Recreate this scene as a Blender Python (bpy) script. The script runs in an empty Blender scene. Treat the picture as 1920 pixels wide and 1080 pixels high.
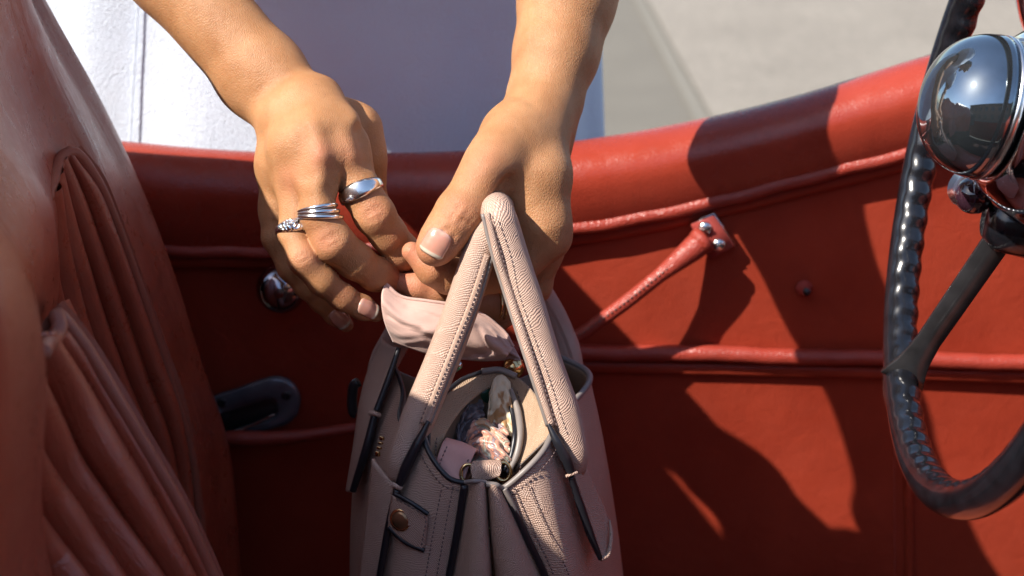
import bpy, math, random
import numpy as np
from mathutils import Vector

random.seed(7)
RNG = np.random.default_rng(7)
scene = bpy.context.scene
COL = scene.collection

# ------------------------------------------------------------------ camera
FPX = 3200.0                       # focal length in pixels of a 1920 wide frame
PITCH = math.radians(24)
CAM = np.array([0.0, 0.0, 1.35])
FWD = np.array([0, math.cos(PITCH), -math.sin(PITCH)])
UPV = np.array([0, math.sin(PITCH), math.cos(PITCH)])
cd = bpy.data.cameras.new('camera')
cam = bpy.data.objects.new('camera', cd)
COL.objects.link(cam)
cam.location = CAM
cam.rotation_euler = (math.radians(90) - PITCH, 0, 0)
cd.sensor_width = 36
cd.lens = FPX * 36 / 1920
cd.clip_start = 0.02
cd.clip_end = 500
cd.dof.use_dof = True
cd.dof.focus_distance = 1.03
cd.dof.aperture_fstop = 7.5
scene.camera = cam

# ------------------------------------------------------------------ light
SUN = np.array([0.60, 0.357, -0.72])          # direction the light travels
SUN /= np.linalg.norm(SUN)
w = bpy.data.worlds.new('World')
scene.world = w
w.use_nodes = True
nt = w.node_tree
bg = nt.nodes['Background']
sky = nt.nodes.new('ShaderNodeTexSky')
sky.sky_type = 'NISHITA'
sky.sun_disc = False
el = math.asin(-SUN[2])
sky.sun_elevation = el
sky.sun_rotation = math.atan2(-SUN[0], -SUN[1])
nt.links.new(sky.outputs[0], bg.inputs[0])
bg.inputs[1].default_value = 0.125
sd = bpy.data.lights.new('sun', 'SUN')
sd.energy = 5.0
sd.angle = math.radians(0.55)
sd.color = (1.0, 0.93, 0.83)
sun = bpy.data.objects.new('sun', sd)
COL.objects.link(sun)
sun.rotation_euler = Vector(SUN).to_track_quat('-Z', 'Y').to_euler()
scene.view_settings.view_transform = 'Standard'
scene.view_settings.look = 'None'
scene.view_settings.exposure = 0.88
scene.view_settings.gamma = 1.0
scene.render.engine = 'CYCLES'
scene.cycles.max_bounces = 5
scene.cycles.diffuse_bounces = 3
scene.cycles.caustics_reflective = False
scene.cycles.caustics_refractive = False
scene.cycles.use_adaptive_sampling = True
scene.cycles.adaptive_threshold = 0.02

# ------------------------------------------------------------------ measuring helpers
def ray(px, py):
    v = (540 - py) / FPX
    return np.array([(px - 960) / FPX, FWD[1] + UPV[1] * v, FWD[2] + UPV[2] * v])
def P(px, py, y):
    """a point of the place seen at photograph pixel (px, py), y metres away across the car"""
    d = ray(px, py)
    return CAM + d * (y / d[1])
def M(px, py, y):
    """metres per photograph pixel there"""
    return (y / ray(px, py)[1]) / FPX
def spl(pts, n=8):
    """Catmull-Rom through control rows of any width, n samples per span"""
    a = np.array(pts, float)
    if len(a) == 2:
        t = np.linspace(0, 1, n + 1)[:, None]
        return a[0] * (1 - t) + a[1] * t
    b = np.vstack([2 * a[0] - a[1], a, 2 * a[-1] - a[-2]])
    out = []
    for i in range(1, len(b) - 2):
        p0, p1, p2, p3 = b[i - 1], b[i], b[i + 1], b[i + 2]
        for k in range(n):
            t = k / n
            out.append(.5 * (2 * p1 + (p2 - p0) * t + (2 * p0 - 5 * p1 + 4 * p2 - p3) * t * t + (3 * p1 - p0 - 3 * p2 + p3) * t ** 3))
    out.append(a[-1])
    return np.array(out)
def resample(c, n):
    c = np.array(c, float)
    s = np.r_[0, np.cumsum(np.linalg.norm(np.diff(c[:, :3], axis=0), axis=1))]
    q = np.linspace(0, s[-1], n)
    return np.stack([np.interp(q, s, c[:, k]) for k in range(c.shape[1])], 1)
def PP(pts, n=8, N=None):
    """pixel control points (px, py, y) -> smooth curve in the place"""
    s = spl(pts, n)
    c = np.array([P(*q[:3]) for q in s])
    return c if N is None else resample(c, N)
def nrm(v):
    v = np.asarray(v, float)
    return v / (np.linalg.norm(v, axis=-1, keepdims=True) + 1e-12)

# ------------------------------------------------------------------ objects
def thing(name, label, cat, loc=(0, 0, 0), group=None, kind=None):
    o = bpy.data.objects.new(name, None)
    COL.objects.link(o)
    o.location = loc
    o['label'] = label
    o['category'] = cat
    if group: o['group'] = group
    return o
def tag(o, label, cat=None, group=None, kind=None):
    o['label'] = label
    if cat: o['category'] = cat
    if group: o['group'] = group
    if kind: o['kind'] = kind
    return o
def mesh(name, v, f, mat, parent=None, smooth=True, uv=None, kind=None, label=None):
    me = bpy.data.meshes.new(name)
    v = np.asarray(v, float)
    me.from_pydata([tuple(q) for q in v], [], [tuple(int(i) for i in q) for q in f])
    for m in (mat if isinstance(mat, (list, tuple)) else [mat]):
        me.materials.append(m)
    if smooth:
        me.polygons.foreach_set('use_smooth', [True] * len(me.polygons))
    if uv is not None:
        ul = me.uv_layers.new(name='UVMap')
        li = np.zeros(len(me.loops), int)
        me.loops.foreach_get('vertex_index', li)
        ul.data.foreach_set('uv', np.asarray(uv, float)[li].ravel())
    me.update()
    o = bpy.data.objects.new(name, me)
    COL.objects.link(o)
    if parent is not None:
        o.parent = parent
        pl = Vector((0, 0, 0))
        q = parent
        while q is not None:
            pl += q.location
            q = q.parent
        o.location = -pl
    if kind: o['kind'] = kind
    if label: o['label'] = label
    return o
class Soup:
    """collects pieces of ONE part"""
    def __init__(s): s.v = []; s.f = []; s.uv = []; s.n = 0; s.mi = []
    def add(s, v, f, uv=None, mi=0):
        v = np.asarray(v, float)
        s.v.append(v); s.f += [tuple(i + s.n for i in q) for q in f]; s.mi += [mi] * len(f)
        s.uv.append(np.zeros((len(v), 2)) if uv is None else np.asarray(uv, float)); s.n += len(v)
        return s
    def build(s, name, mat, parent=None, smooth=True, **k):
        o = mesh(name, np.vstack(s.v), s.f, mat, parent, smooth, np.vstack(s.uv), **k)
        o.data.polygons.foreach_set('material_index', s.mi)
        return o
def grid(rows, closed=False):
    """rows: (R, N, 3); quads between them; metric uv"""
    rows = np.asarray(rows, float)
    R, N = rows.shape[:2]
    v = rows.reshape(-1, 3)
    f = []
    for i in range(R - 1):
        for j in range(N - 1 + (1 if closed else 0)):
            k = (j + 1) % N
            f.append((i * N + j, i * N + k, (i + 1) * N + k, (i + 1) * N + j))
    du = np.zeros((R, N)); du[:, 1:] = np.cumsum(np.linalg.norm(np.diff(rows, axis=1), axis=2), axis=1)
    dv = np.zeros((R, N)); dv[1:] = np.cumsum(np.linalg.norm(np.diff(rows, axis=0), axis=2), axis=0)
    return v, f, np.stack([du, dv], 2).reshape(-1, 2)
def crossloft(ctrl, n_across, n_along):
    """ctrl: list of curves (each list of (px,py,y) with the same count) -> smooth surface"""
    rows = np.array([PP(c, 8, n_along) for c in ctrl])
    cols = [resample(spl(rows[:, j], 8), n_across) for j in range(n_along)]
    return np.array(cols).transpose(1, 0, 2)
def frames(c, up=None):
    t = nrm(np.gradient(c, axis=0))
    n = np.zeros_like(c)
    a = np.array(up if up is not None else (0, 0, 1.0), float)
    if abs(a @ t[0]) > .95: a = np.array([1.0, 0, 0])
    a = nrm(a - t[0] * (a @ t[0]))
    n[0] = a
    for i in range(1, len(c)):
        a = a - t[i] * (a @ t[i])
        a = nrm(a)
        n[i] = a
    return t, n, np.cross(t, n)
def tube(c, r, seg=16, flat=1.0, up=None, caps=True, fn=None, roundcap=False):
    """tube along curve c; r scalar or per point; flat scales the binormal axis; fn(i, ang)->radius factor"""
    c = np.asarray(c, float)
    r = np.broadcast_to(np.asarray(r, float), (len(c),)).copy()
    if roundcap:
        for end in (0, 1):
            p = c[0] if end == 0 else c[-1]
            q = c[1] if end == 0 else c[-2]
            d = nrm(p - q)
            rr = r[0] if end == 0 else r[-1]
            ex = [p + d * rr * math.sin(a) * .9 for a in (.4, .8, 1.15, 1.45)]
            er = [rr * math.cos(a) for a in (.4, .8, 1.15, 1.45)]
            if end == 0:
                c = np.vstack([ex[::-1], c]); r = np.r_[er[::-1], r]
            else:
                c = np.vstack([c, ex]); r = np.r_[r, er]
    t, n, b = frames(c, up)
    an = np.linspace(0, 2 * math.pi, seg, endpoint=False)
    fac = np.ones((len(c), seg)) if fn is None else np.array([[fn(i, a) for a in an] for i in range(len(c))])
    rows = c[:, None] + (r[:, None] * fac)[..., None] * (np.cos(an)[None, :, None] * n[:, None] + flat * np.sin(an)[None, :, None] * b[:, None])
    v, f, uv = grid(rows, True)
    L = np.r_[0, np.cumsum(np.linalg.norm(np.diff(c, axis=0), axis=1))]
    uv = np.stack([np.repeat(L, seg), np.tile(an * np.mean(r), len(c))], 1)
    if caps:
        f = list(f) + [tuple(range(seg))[::-1], tuple((len(c) - 1) * seg + k for k in range(seg))]
    return v, f, uv
def lathe(prof, o, axis, seg=48):
    """prof: (along, radius) rows"""
    ax = nrm(axis)
    a = np.array([0, 0, 1.0]) if abs(ax[2]) < .9 else np.array([1.0, 0, 0])
    n = nrm(a - ax * (a @ ax)); b = np.cross(ax, n)
    an = np.linspace(0, 2 * math.pi, seg, endpoint=False)
    rows = [np.asarray(o) + ax * h + r * (np.cos(an)[:, None] * n + np.sin(an)[:, None] * b) for h, r in prof]
    v, f, uv = grid(rows, True)
    if prof[0][1] > 1e-5: f = list(f) + [tuple(range(seg))[::-1]]
    if prof[-1][1] > 1e-5: f = list(f) + [tuple((len(prof) - 1) * seg + k for k in range(seg))]
    return v, f, uv
def boxm(c, ax, ay, az, bev=0.0):
    """box with half vectors, edges chamfered a little"""
    c = np.asarray(c, float); A = [np.asarray(q, float) for q in (ax, ay, az)]
    L = [np.linalg.norm(q) for q in A]
    if bev <= 0:
        v = [c + sx * A[0] + sy * A[1] + sz * A[2] for sx in (-1, 1) for sy in (-1, 1) for sz in (-1, 1)]
        f = [(0, 1, 3, 2), (4, 6, 7, 5), (0, 4, 5, 1), (2, 3, 7, 6), (0, 2, 6, 4), (1, 5, 7, 3)]
        return v, f, None
    rows = []
    k = [1 - bev / l for l in L]
    def ring(sx, sy, x): return [c + x * A[2] + a * sx * A[0] + b * sy * A[1] for a, b in ((-1, -1), (1, -1), (1, 1), (-1, 1))]
    rows = [ring(k[0], k[1], -1), ring(1, 1, -k[2]), ring(1, 1, k[2]), ring(k[0], k[1], 1)]
    v, f, uv = grid(rows, True)
    return v, list(f) + [(3, 2, 1, 0), (12, 13, 14, 15)], uv
def solid(o, th, off=1, mo=0, mr=0):
    m = o.modifiers.new('thickness', 'SOLIDIFY')
    m.thickness = th; m.offset = off
    m.material_offset = mo; m.material_offset_rim = mr
    return o
def stitches(c, step, ln, wd, nvec, name, mat, parent):
    """a row of thread stitches lying along curve c: too small to pick apart, one part"""
    c = resample(c, 400)
    s = np.r_[0, np.cumsum(np.linalg.norm(np.diff(c, axis=0), axis=1))]
    S = Soup()
    q = step * .5
    while q < s[-1]:
        a = np.array([np.interp(q - ln / 2, s, c[:, k]) for k in range(3)])
        b = np.array([np.interp(q + ln / 2, s, c[:, k]) for k in range(3)])
        mid = (a + b) / 2 + np.asarray(nvec) * wd * .35
        S.add(*tube(np.array([a, mid * .5 + a * .5 + np.asarray(nvec) * wd * .25, mid, mid * .5 + b * .5 + np.asarray(nvec) * wd * .25, b]), [wd * .3, wd * .5, wd * .55, wd * .5, wd * .3], 6))
        q += step
    return S.build(name, mat, parent, kind='stuff')

# ------------------------------------------------------------------ materials
def new_mat(name):
    m = bpy.data.materials.new(name)
    m.use_nodes = True
    return m, m.node_tree, m.node_tree.nodes['Principled BSDF']
def N(nt, t, **k):
    n = nt.nodes.new(t)
    for a, b in k.items():
        if a.startswith('_'): setattr(n, a[1:], b)
        else: n.inputs[a.replace('_', ' ')].default_value = b
    return n
def mapped(nt, uv=False, scale=(1, 1, 1), rot=(0, 0, 0)):
    tc = nt.nodes.new('ShaderNodeTexCoord')
    mp = N(nt, 'ShaderNodeMapping')
    mp.inputs['Scale'].default_value = scale
    mp.inputs['Rotation'].default_value = rot
    nt.links.new(tc.outputs['UV' if uv else 'Object'], mp.inputs['Vector'])
    return mp.outputs[0]
def mixcol(nt, fac, a, b):
    n = nt.nodes.new('ShaderNodeMix'); n.data_type = 'RGBA'
    for i, q in ((6, a), (7, b)):
        if hasattr(q, 'is_linked'): nt.links.new(q, n.inputs[i])
        else: n.inputs[i].default_value = (*q, 1)
    if hasattr(fac, 'is_linked'): nt.links.new(fac, n.inputs[0])
    else: n.inputs[0].default_value = fac
    return n.outputs[2]
def ramp(nt, src, p0, p1, c0=(0, 0, 0), c1=(1, 1, 1)):
    r = nt.nodes.new('ShaderNodeValToRGB')
    r.color_ramp.elements[0].position = p0; r.color_ramp.elements[1].position = p1
    r.color_ramp.elements[0].color = (*c0, 1); r.color_ramp.elements[1].color = (*c1, 1)
    nt.links.new(src, r.inputs[0])
    return r.outputs[0]
def bump(nt, b, src, strength, dist, prev=None):
    n = N(nt, 'ShaderNodeBump', Strength=strength, Distance=dist)
    nt.links.new(src, n.inputs['Height'])
    if prev is not None: nt.links.new(prev, n.inputs['Normal'])
    nt.links.new(n.outputs[0], b.inputs['Normal'])
    return n.outputs[0]
def math_(nt, op, a, b=None):
    n = nt.nodes.new('ShaderNodeMath'); n.operation = op
    for i, q in ((0, a), (1, b)):
        if q is None: continue
        if hasattr(q, 'is_linked'): nt.links.new(q, n.inputs[i])
        else: n.inputs[i].default_value = q
    return n.outputs[0]
def leather(name, c0, c1, rough=.42, grain=900, gstr=.25, wr=.25, wrs=(1, 1, 1), uv=False, spec=.5, wdist=.002, fade=.3, crease=0.0):
    """smooth hide: mottled colour, fine pores, soft creases, scuffs in the gloss"""
    m, nt, b = new_mat(name)
    co = mapped(nt)
    n1 = N(nt, 'ShaderNodeTexNoise', Scale=14, Detail=5, Roughness=.6); nt.links.new(co, n1.inputs['Vector'])
    n5 = N(nt, 'ShaderNodeTexNoise', Scale=4, Detail=6, Roughness=.65); nt.links.new(co, n5.inputs['Vector'])
    cc = mixcol(nt, ramp(nt, n1.outputs[0], .3, .72), c0, c1)
    nt.links.new(mixcol(nt, math_(nt, 'MULTIPLY', ramp(nt, n5.outputs[0], .5, .75), fade), cc, tuple(np.minimum(np.array(c1) * np.array([1.12, 1.5, 1.7]), 1))), b.inputs['Base Color'])
    n2 = N(nt, 'ShaderNodeTexNoise', Scale=60, Detail=6, Roughness=.7); nt.links.new(co, n2.inputs['Vector'])
    r = nt.nodes.new('ShaderNodeMapRange'); nt.links.new(n2.outputs[0], r.inputs[0])
    r.inputs[1].default_value = .3; r.inputs[2].default_value = .7
    r.inputs[3].default_value = rough - .07; r.inputs[4].default_value = rough + .1
    nt.links.new(r.outputs[0], b.inputs['Roughness'])
    b.inputs['Specular IOR Level'].default_value = spec
    v = N(nt, 'ShaderNodeTexVoronoi', Scale=grain); v.feature = 'DISTANCE_TO_EDGE'; nt.links.new(co, v.inputs['Vector'])
    g = ramp(nt, v.outputs['Distance'], 0, .25)
    p = bump(nt, b, g, gstr, .0003)
    cw = mapped(nt, uv, wrs)
    n3 = N(nt, 'ShaderNodeTexNoise', Scale=38, Detail=4, Roughness=.55, Distortion=.6); nt.links.new(cw, n3.inputs['Vector'])
    p = bump(nt, b, n3.outputs[0], wr, wdist, p)
    if crease:
        cv = mapped(nt, True, (1.0, 2.4, 1), (0, 0, .5))
        nd = N(nt, 'ShaderNodeTexNoise', Scale=30, Detail=3); nt.links.new(cv, nd.inputs['Vector'])
        of = nt.nodes.new('ShaderNodeVectorMath'); of.operation = 'MULTIPLY_ADD'
        nt.links.new(nd.outputs['Color'], of.inputs[0]); of.inputs[1].default_value = (.03, .03, 0); nt.links.new(cv, of.inputs[2])
        vc = N(nt, 'ShaderNodeTexVoronoi', Scale=85); vc.feature = 'DISTANCE_TO_EDGE'; nt.links.new(of.outputs[0], vc.inputs['Vector'])
        mk = math_(nt, 'MULTIPLY', math_(nt, 'SUBTRACT', 1.0, ramp(nt, vc.outputs['Distance'], 0, .09)), ramp(nt, n2.outputs[0], .45, .6))
        bump(nt, b, math_(nt, 'MULTIPLY', mk, -1.0), crease, .0016, p)
    return m
def plain(name, col, rough=.5, metal=0.0, var=.12, nscale=40, bumpk=0.0, **kw):
    m, nt, b = new_mat(name)
    co = mapped(nt)
    n1 = N(nt, 'ShaderNodeTexNoise', Scale=nscale, Detail=5); nt.links.new(co, n1.inputs['Vector'])
    c = np.array(col)
    nt.links.new(mixcol(nt, ramp(nt, n1.outputs[0], .3, .7), tuple(c * (1 - var)), tuple(np.minimum(c * (1 + var), 1))), b.inputs['Base Color'])
    b.inputs['Roughness'].default_value = rough
    b.inputs['Metallic'].default_value = metal
    for k, q in kw.items(): b.inputs[k.replace('_', ' ')].default_value = q
    if bumpk: bump(nt, b, n1.outputs[0], bumpk, .001)
    return m

MAT = {}
MAT['door'] = leather('red door leather', (.255, .030, .014), (.335, .044, .021), .42, 480, .30, .3, (1.6, 1.6, 1.6), spec=.32, wdist=.002)
MAT['roll'] = leather('glossy red roll leather', (.25, .030, .016), (.33, .045, .024), .24, 480, .30, .2, wdist=.002)
MAT['trim'] = leather('red piping leather', (.24, .030, .018), (.32, .042, .026), .38, 420, .8, .5, wdist=.002)
MAT['seat'] = leather('worn red seat leather', (.25, .046, .022), (.36, .080, .040), .30, 900, .3, .30, (.35, 2.6, 2), True, .8, wdist=.004, fade=.1, crease=.16)
MAT['seatpipe'] = leather('red seat piping', (.24, .065, .038), (.30, .085, .05), .42, 700, .4, .3)
def grain_leather(name, c0, c1, rough=.42):
    """embossed cross-grain hide of the bag: fine wavy ribs in two directions"""
    m, nt, b = new_mat(name)
    co = mapped(nt, True)
    n0 = N(nt, 'ShaderNodeTexNoise', Scale=90, Detail=3); nt.links.new(co, n0.inputs['Vector'])
    off = nt.nodes.new('ShaderNodeVectorMath'); off.operation = 'MULTIPLY_ADD'
    nt.links.new(n0.outputs['Color'], off.inputs[0]); off.inputs[1].default_value = (.006, .006, 0); nt.links.new(co, off.inputs[2])
    hs = []
    for rot, sc in ((.55, 250), (-.75, 300)):
        mp = N(nt, 'ShaderNodeMapping'); mp.inputs['Rotation'].default_value = (0, 0, rot); nt.links.new(off.outputs[0], mp.inputs[0])
        wv = N(nt, 'ShaderNodeTexWave', Scale=sc, Distortion=1.2, Detail=2); nt.links.new(mp.outputs[0], wv.inputs['Vector'])
        wv.inputs['Detail Scale'].default_value = 1.5
        hs.append(wv.outputs['Fac'])
    h = math_(nt, 'ADD', math_(nt, 'MULTIPLY', hs[0], 1.0), math_(nt, 'MULTIPLY', hs[1], .8))
    n1 = N(nt, 'ShaderNodeTexNoise', Scale=25, Detail=4); nt.links.new(co, n1.inputs['Vector'])
    nt.links.new(mixcol(nt, ramp(nt, n1.outputs[0], .3, .7), c0, c1), b.inputs['Base Color'])
    b.inputs['Roughness'].default_value = rough
    bump(nt, b, h, .65, .00045)
    return m
MAT['bag'] = grain_leather('taupe pink grained leather', (.42, .275, .21), (.475, .32, .25))
MAT['baglining'] = grain_leather('beige grained leather facing', (.36, .24, .155), (.42, .285, .19), .5)
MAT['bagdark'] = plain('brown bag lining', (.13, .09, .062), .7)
MAT['edge'] = plain('black edge paint', (.012, .012, .016), .35)
MAT['edgegrey'] = plain('grey edge paint', (.20, .17, .155), .45)
MAT['thread'] = plain('dark sewing thread', (.13, .085, .08), .7)
MAT['threadred'] = plain('red sewing thread', (.35, .06, .04), .6)
MAT['chrome'] = plain('chrome', (.82, .83, .85), .06, 1.0, .03)
MAT['silver'] = plain('silver', (.90, .89, .87), .22, 1.0, .05)
MAT['gold'] = plain('gold', (.75, .52, .25), .2, 1.0, .08)
MAT['darkmetal'] = plain('black painted metal', (.018, .019, .022), .28, 0, .3)
MAT['pinkleather'] = leather('smooth pink leather', (.50, .25, .22), (.55, .28, .245), .45, 1600, .1, .05)
# ================================================================== the setting
def ground_mat(name, c0, c1, sc=6):
    m, nt, b = new_mat(name)
    co = mapped(nt)
    n1 = N(nt, 'ShaderNodeTexNoise', Scale=sc, Detail=8, Roughness=.65); nt.links.new(co, n1.inputs['Vector'])
    n2 = N(nt, 'ShaderNodeTexNoise', Scale=sc * 40, Detail=4, Roughness=.7); nt.links.new(co, n2.inputs['Vector'])
    base = mixcol(nt, ramp(nt, n1.outputs[0], .32, .68), c0, c1)
    dark = mixcol(nt, ramp(nt, n2.outputs[0], .35, .6), tuple(np.array(c0) * .7), c1)
    mx = mixcol(nt, .55, base, dark)
    nt.links.new(mx, b.inputs['Base Color'])
    b.inputs['Roughness'].default_value = .9
    bump(nt, b, n2.outputs[0], .5, .004)
    return m
def sheet(name, xy, z, mat, n=1):
    v = [(x, y, z) for x, y in xy]
    o = mesh(name, v, [tuple(range(len(v)))], mat, smooth=False)
    o['kind'] = 'structure'
    return o
sheet('ground', [(-150, -150), (150, -150), (150, 200), (-150, 200)], 0.0, ground_mat('old asphalt', (.128, .116, .094), (.170, .154, .126)))
# paler concrete roadway beyond the pavement edge
sheet('road', [(.60, 2.6), (150, 2.6), (150, 30), (-1.1, 30), (.42, 5.26)], .006, ground_mat('pale concrete', (.165, .145, .12), (.275, .245, .205), 2.2))
sheet('road', [(.545, 2.6), (.592, 2.6), (.412, 5.26), (-1.12, 30), (-1.2, 30), (.38, 5.26)], .005, ground_mat('road joint', (.17, .155, .125), (.2, .185, .155), 9))

# low brick house across the street behind the camera: it shades the cabin and shows in the chrome
bld = thing('building', 'low brick house facing the car from across the street', 'building', (0, -12, 0))
MAT['brickwall'] = plain('brown brick wall', (.16, .09, .065), .9, 0, .25, 30, .3)
MAT['pane'] = plain('window glass', (.03, .035, .04), .08)
def bld_wall():
    xs_ = [-14] + [x + d for x in np.arange(-12.5, 16, 2.6) for d in (0, 1.2)] + [17.5]
    S = Soup()
    for i in range(len(xs_) - 1):
        x0, x1 = xs_[i], xs_[i + 1]
        for z0, z1 in (((0, 6.4),) if i % 2 == 0 else ((0, .9), (2.5, 3.9), (5.5, 6.4))):
            S.add(*boxm(((x0 + x1) / 2, -12.2, (z0 + z1) / 2), ((x1 - x0) / 2, 0, 0), (0, .2, 0), (0, 0, (z1 - z0) / 2)))
    S.build('wall', MAT['brickwall'], bld, smooth=False)
    for i in range(1, len(xs_) - 1, 2):
        for z in (1.7, 4.7):
            w_ = mesh('window', *boxm(((xs_[i] + xs_[i + 1]) / 2, -12.28, z), (.6, 0, 0), (0, .02, 0), (0, 0, .8))[:2], MAT['pane'], bld, smooth=False)
    mesh('roof', *boxm((1.75, -12.6, 6.55), (16.2, 0, 0), (0, .9, 0), (0, 0, .15), .03)[:2], plain('dark slate', (.05, .05, .055), .8), bld, smooth=False)
bld_wall()

# ================================================================== the car
YD = 1.22                                   # inner face of the driver's door
car = thing('car', 'open classic car with red leather interior, its door closed', 'car', (0, 0.7, 0))

# ---- door: panel, padded top roll, pipings, hardware
top_px = [(60, 268), (220, 281), (370, 295), (520, 303), (700, 304), (870, 300), (1065, 284), (1280, 248), (1500, 196), (1740, 122), (1850, 92), (1990, 78)]
low_px = [(60, 452), (280, 462), (420, 466), (560, 466), (720, 458), (880, 446), (1065, 424), (1190, 404), (1300, 381), (1520, 327), (1700, 281), (1980, 205)]
def dcurve(px, y=YD, N_=120): return PP([(a, b, y) for a, b in px], 8, N_)
topc, lowc = dcurve(top_px), dcurve(low_px)
# match both curves by x
xs = np.linspace(-.40, .96, 240)
tz = np.interp(xs, topc[:, 0], topc[:, 2]); lz = np.interp(xs, lowc[:, 0], lowc[:, 2])
prof_rows = []
K = 18
for k in range(K + 1):                      # padded roll: from under the piping, round the front, over the top, down outside
    a = -.75 + (math.pi + 1.0) * k / K
    cy, sy = math.cos(a), math.sin(a)
    row = []
    for x, zt, zl in zip(xs, tz, lz):
        H = (zt - zl)
        cz = zt - H * .42
        ry = .030
        yy = YD + .016 - ry * cy
        zz = cz + H * .42 * sy if sy > 0 else cz + H * .62 * sy / math.sin(.75)
        row.append((x, yy, zz))
    prof_rows.append(row)
v, f, uv = grid(prof_rows)
door = mesh('door', *grid([[(x, YD + .004, z0 + (z1 - z0) * q) for x, z0, z1 in zip(xs, np.full_like(xs, .28), lz + .012)] for q in np.linspace(0, 1, 40)])[:2], MAT['door'], car,
            uv=grid([[(x, YD + .004, z0 + (z1 - z0) * q) for x, z0, z1 in zip(xs, np.full_like(xs, .28), lz + .012)] for q in np.linspace(0, 1, 40)])[2],
            label='red leather trimmed inner panel of the car door')
# gentle unevenness of the stretched hide
dv = door.data
for q in dv.vertices:
    x, y, z = q.co
    q.co.y += .0015 * math.sin(9 * x + 4 * z) + .0010 * math.sin(23 * z - 5 * x)
mesh('door_top_roll', v, f, MAT['roll'], door, uv=uv)
pip = lowc.copy(); pip[:, 1] = YD - .006
def wob(c, amp, seed=1):
    r = np.random.default_rng(seed); c = c.copy()
    s = np.arange(len(c))
    for k in (3, 7, 15): c[:, 2] += amp * r.normal() * np.sin(s * k / len(c) * 6.28 + r.uniform(0, 6))
    return c
mesh('piping', *tube(wob(pip, .0006), .0058, 12)[:2], MAT['trim'], door, uv=tube(pip, .0058, 12)[2])
p2 = lowc.copy(); p2[:, 2] -= .0115; p2[:, 1] = YD + .0005
mesh('trim_edge', *tube(p2, .0055, 10, flat=.55)[:2], MAT['door'], door)
mid_px = [(960, 657), (1100, 660), (1300, 664), (1500, 668), (1640, 672), (1800, 676), (1990, 682)]
mc = dcurve(mid_px, YD - .004)
mesh('piping', *tube(wob(mc, .0004, 3), .0068, 12)[:2], MAT['trim'], door, uv=tube(mc, .0068, 12)[2])
mc2 = dcurve([(a, b + 27) for a, b in mid_px], YD)
mesh('trim_edge', *tube(mc2, .006, 10, flat=.6)[:2], MAT['door'], door)
# sewn vertical ridge near the front edge of the door
vs = PP([(1702, 880, YD + .001), (1704, 960, YD + .001), (1706, 1110, YD + .001)], 8, 30)
mesh('seam_ridge', *tube(vs, .0042, 10)[:2], MAT['door'], door)
stitches(PP([(1676, 760, YD - .0005), (1677, 960, YD - .0005), (1678, 1110, YD - .0005)], 8), .0042, .0026, .0011, (0, -1, 0), 'stitching', MAT['threadred'], door)
# pull strap with its screwed bracket
sp = [(1322, 446, YD - .012), (1295, 470, YD - .017), (1240, 514, YD - .024), (1180, 562, YD - .030), (1120, 606, YD - .032), (1060, 648, YD - .030), (985, 700, YD - .022), (930, 745, YD - .010)]
sc_ = PP(sp, 8, 60)
rad = np.interp(np.linspace(0, 1, 60), [0, .04, .1, .2, .5, 1], [.0080, .0100, .0084, .0057, .0054, .006])
strap = mesh('pull_strap', *tube(sc_, rad, 16, up=(0, -1, 0))[:2], MAT['trim'], door, uv=tube(sc_, rad, 16)[2])
seam = sc_[6:] + np.array([0, -.0052, .0032])
stitches(seam[:40], .0038, .0022, .0009, (0, -1, .4), 'stitching', MAT['thread'], door)
A, B, Cc, D = [P(a, b, YD - .0035) for a, b in ((1293, 418), (1337, 399), (1377, 458), (1331, 484))]
cen = (A + B + Cc + D) / 4
outl = []
for q0, q1 in ((A, B), (B, Cc), (Cc, D), (D, A)):
    outl += [q0 + (q1 - q0) * t for t in (.06, .5, .94)]
outl = np.array(outl)
def slab(outline, th, dirv, bev=.0008):
    c = outline.mean(0); d = np.asarray(dirv)
    rows = [outline, outline + d * (th - bev), c + (outline - c) * (1 - bev / .02) + d * th]
    v, f, uv = grid(rows, True)
    n = len(outline)
    return v, list(f) + [tuple(range(n))[::-1], tuple(2 * n + k for k in range(n))], uv
MAT['plate'] = plain('red enamelled plate', (.33, .06, .05), .22, .0, .1, Coat_Weight=.6)
mesh('strap_bracket', *slab(outl, .004, (0, -1, 0))[:2], MAT['plate'], door)
mesh('bracket_rim', *tube(np.array([A, B, Cc]) + np.array([0, -.002, 0]), .0011, 8)[:2], MAT['silver'], door)
for (a, b) in ((1322, 427), (1347, 459)):
    c0 = P(a, b, YD - .007)
    S = Soup().add(*lathe([(-.002, .0052), (0, .0054), (.0016, .0048), (.0028, .003), (.0032, 0.0)], c0, (0, -1, .12), 24))
    s = S.build('screw', MAT['silver'], door)
    mesh('screw_slot', *boxm(c0 + np.array([0, -.0031, .0003]), np.array([.0036, 0, .0012]), (0, .0007, 0), (0, 0, .0005))[:2], MAT['darkmetal'], door)
mesh('strap_collar', *lathe([(-.004, .0100), (0, .0108), (.004, .0100)], sc_[1], sc_[5] - sc_[0], 20)[:2], MAT['trim'], door)
# small peg
pg = P(1508, 541, YD)
mesh('peg', *lathe([(-.002, .007), (.001, .0066), (.004, .0042), (.009, .0038), (.011, .003), (.0112, 0)], pg, (0, -1, .2), 20)[:2], MAT['plate'], door)
mesh('peg_tip', *lathe([(.0108, .0032), (.0125, .0028), (.013, 0)], pg, (0, -1, .2), 16)[:2], MAT['darkmetal'], door)
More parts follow.
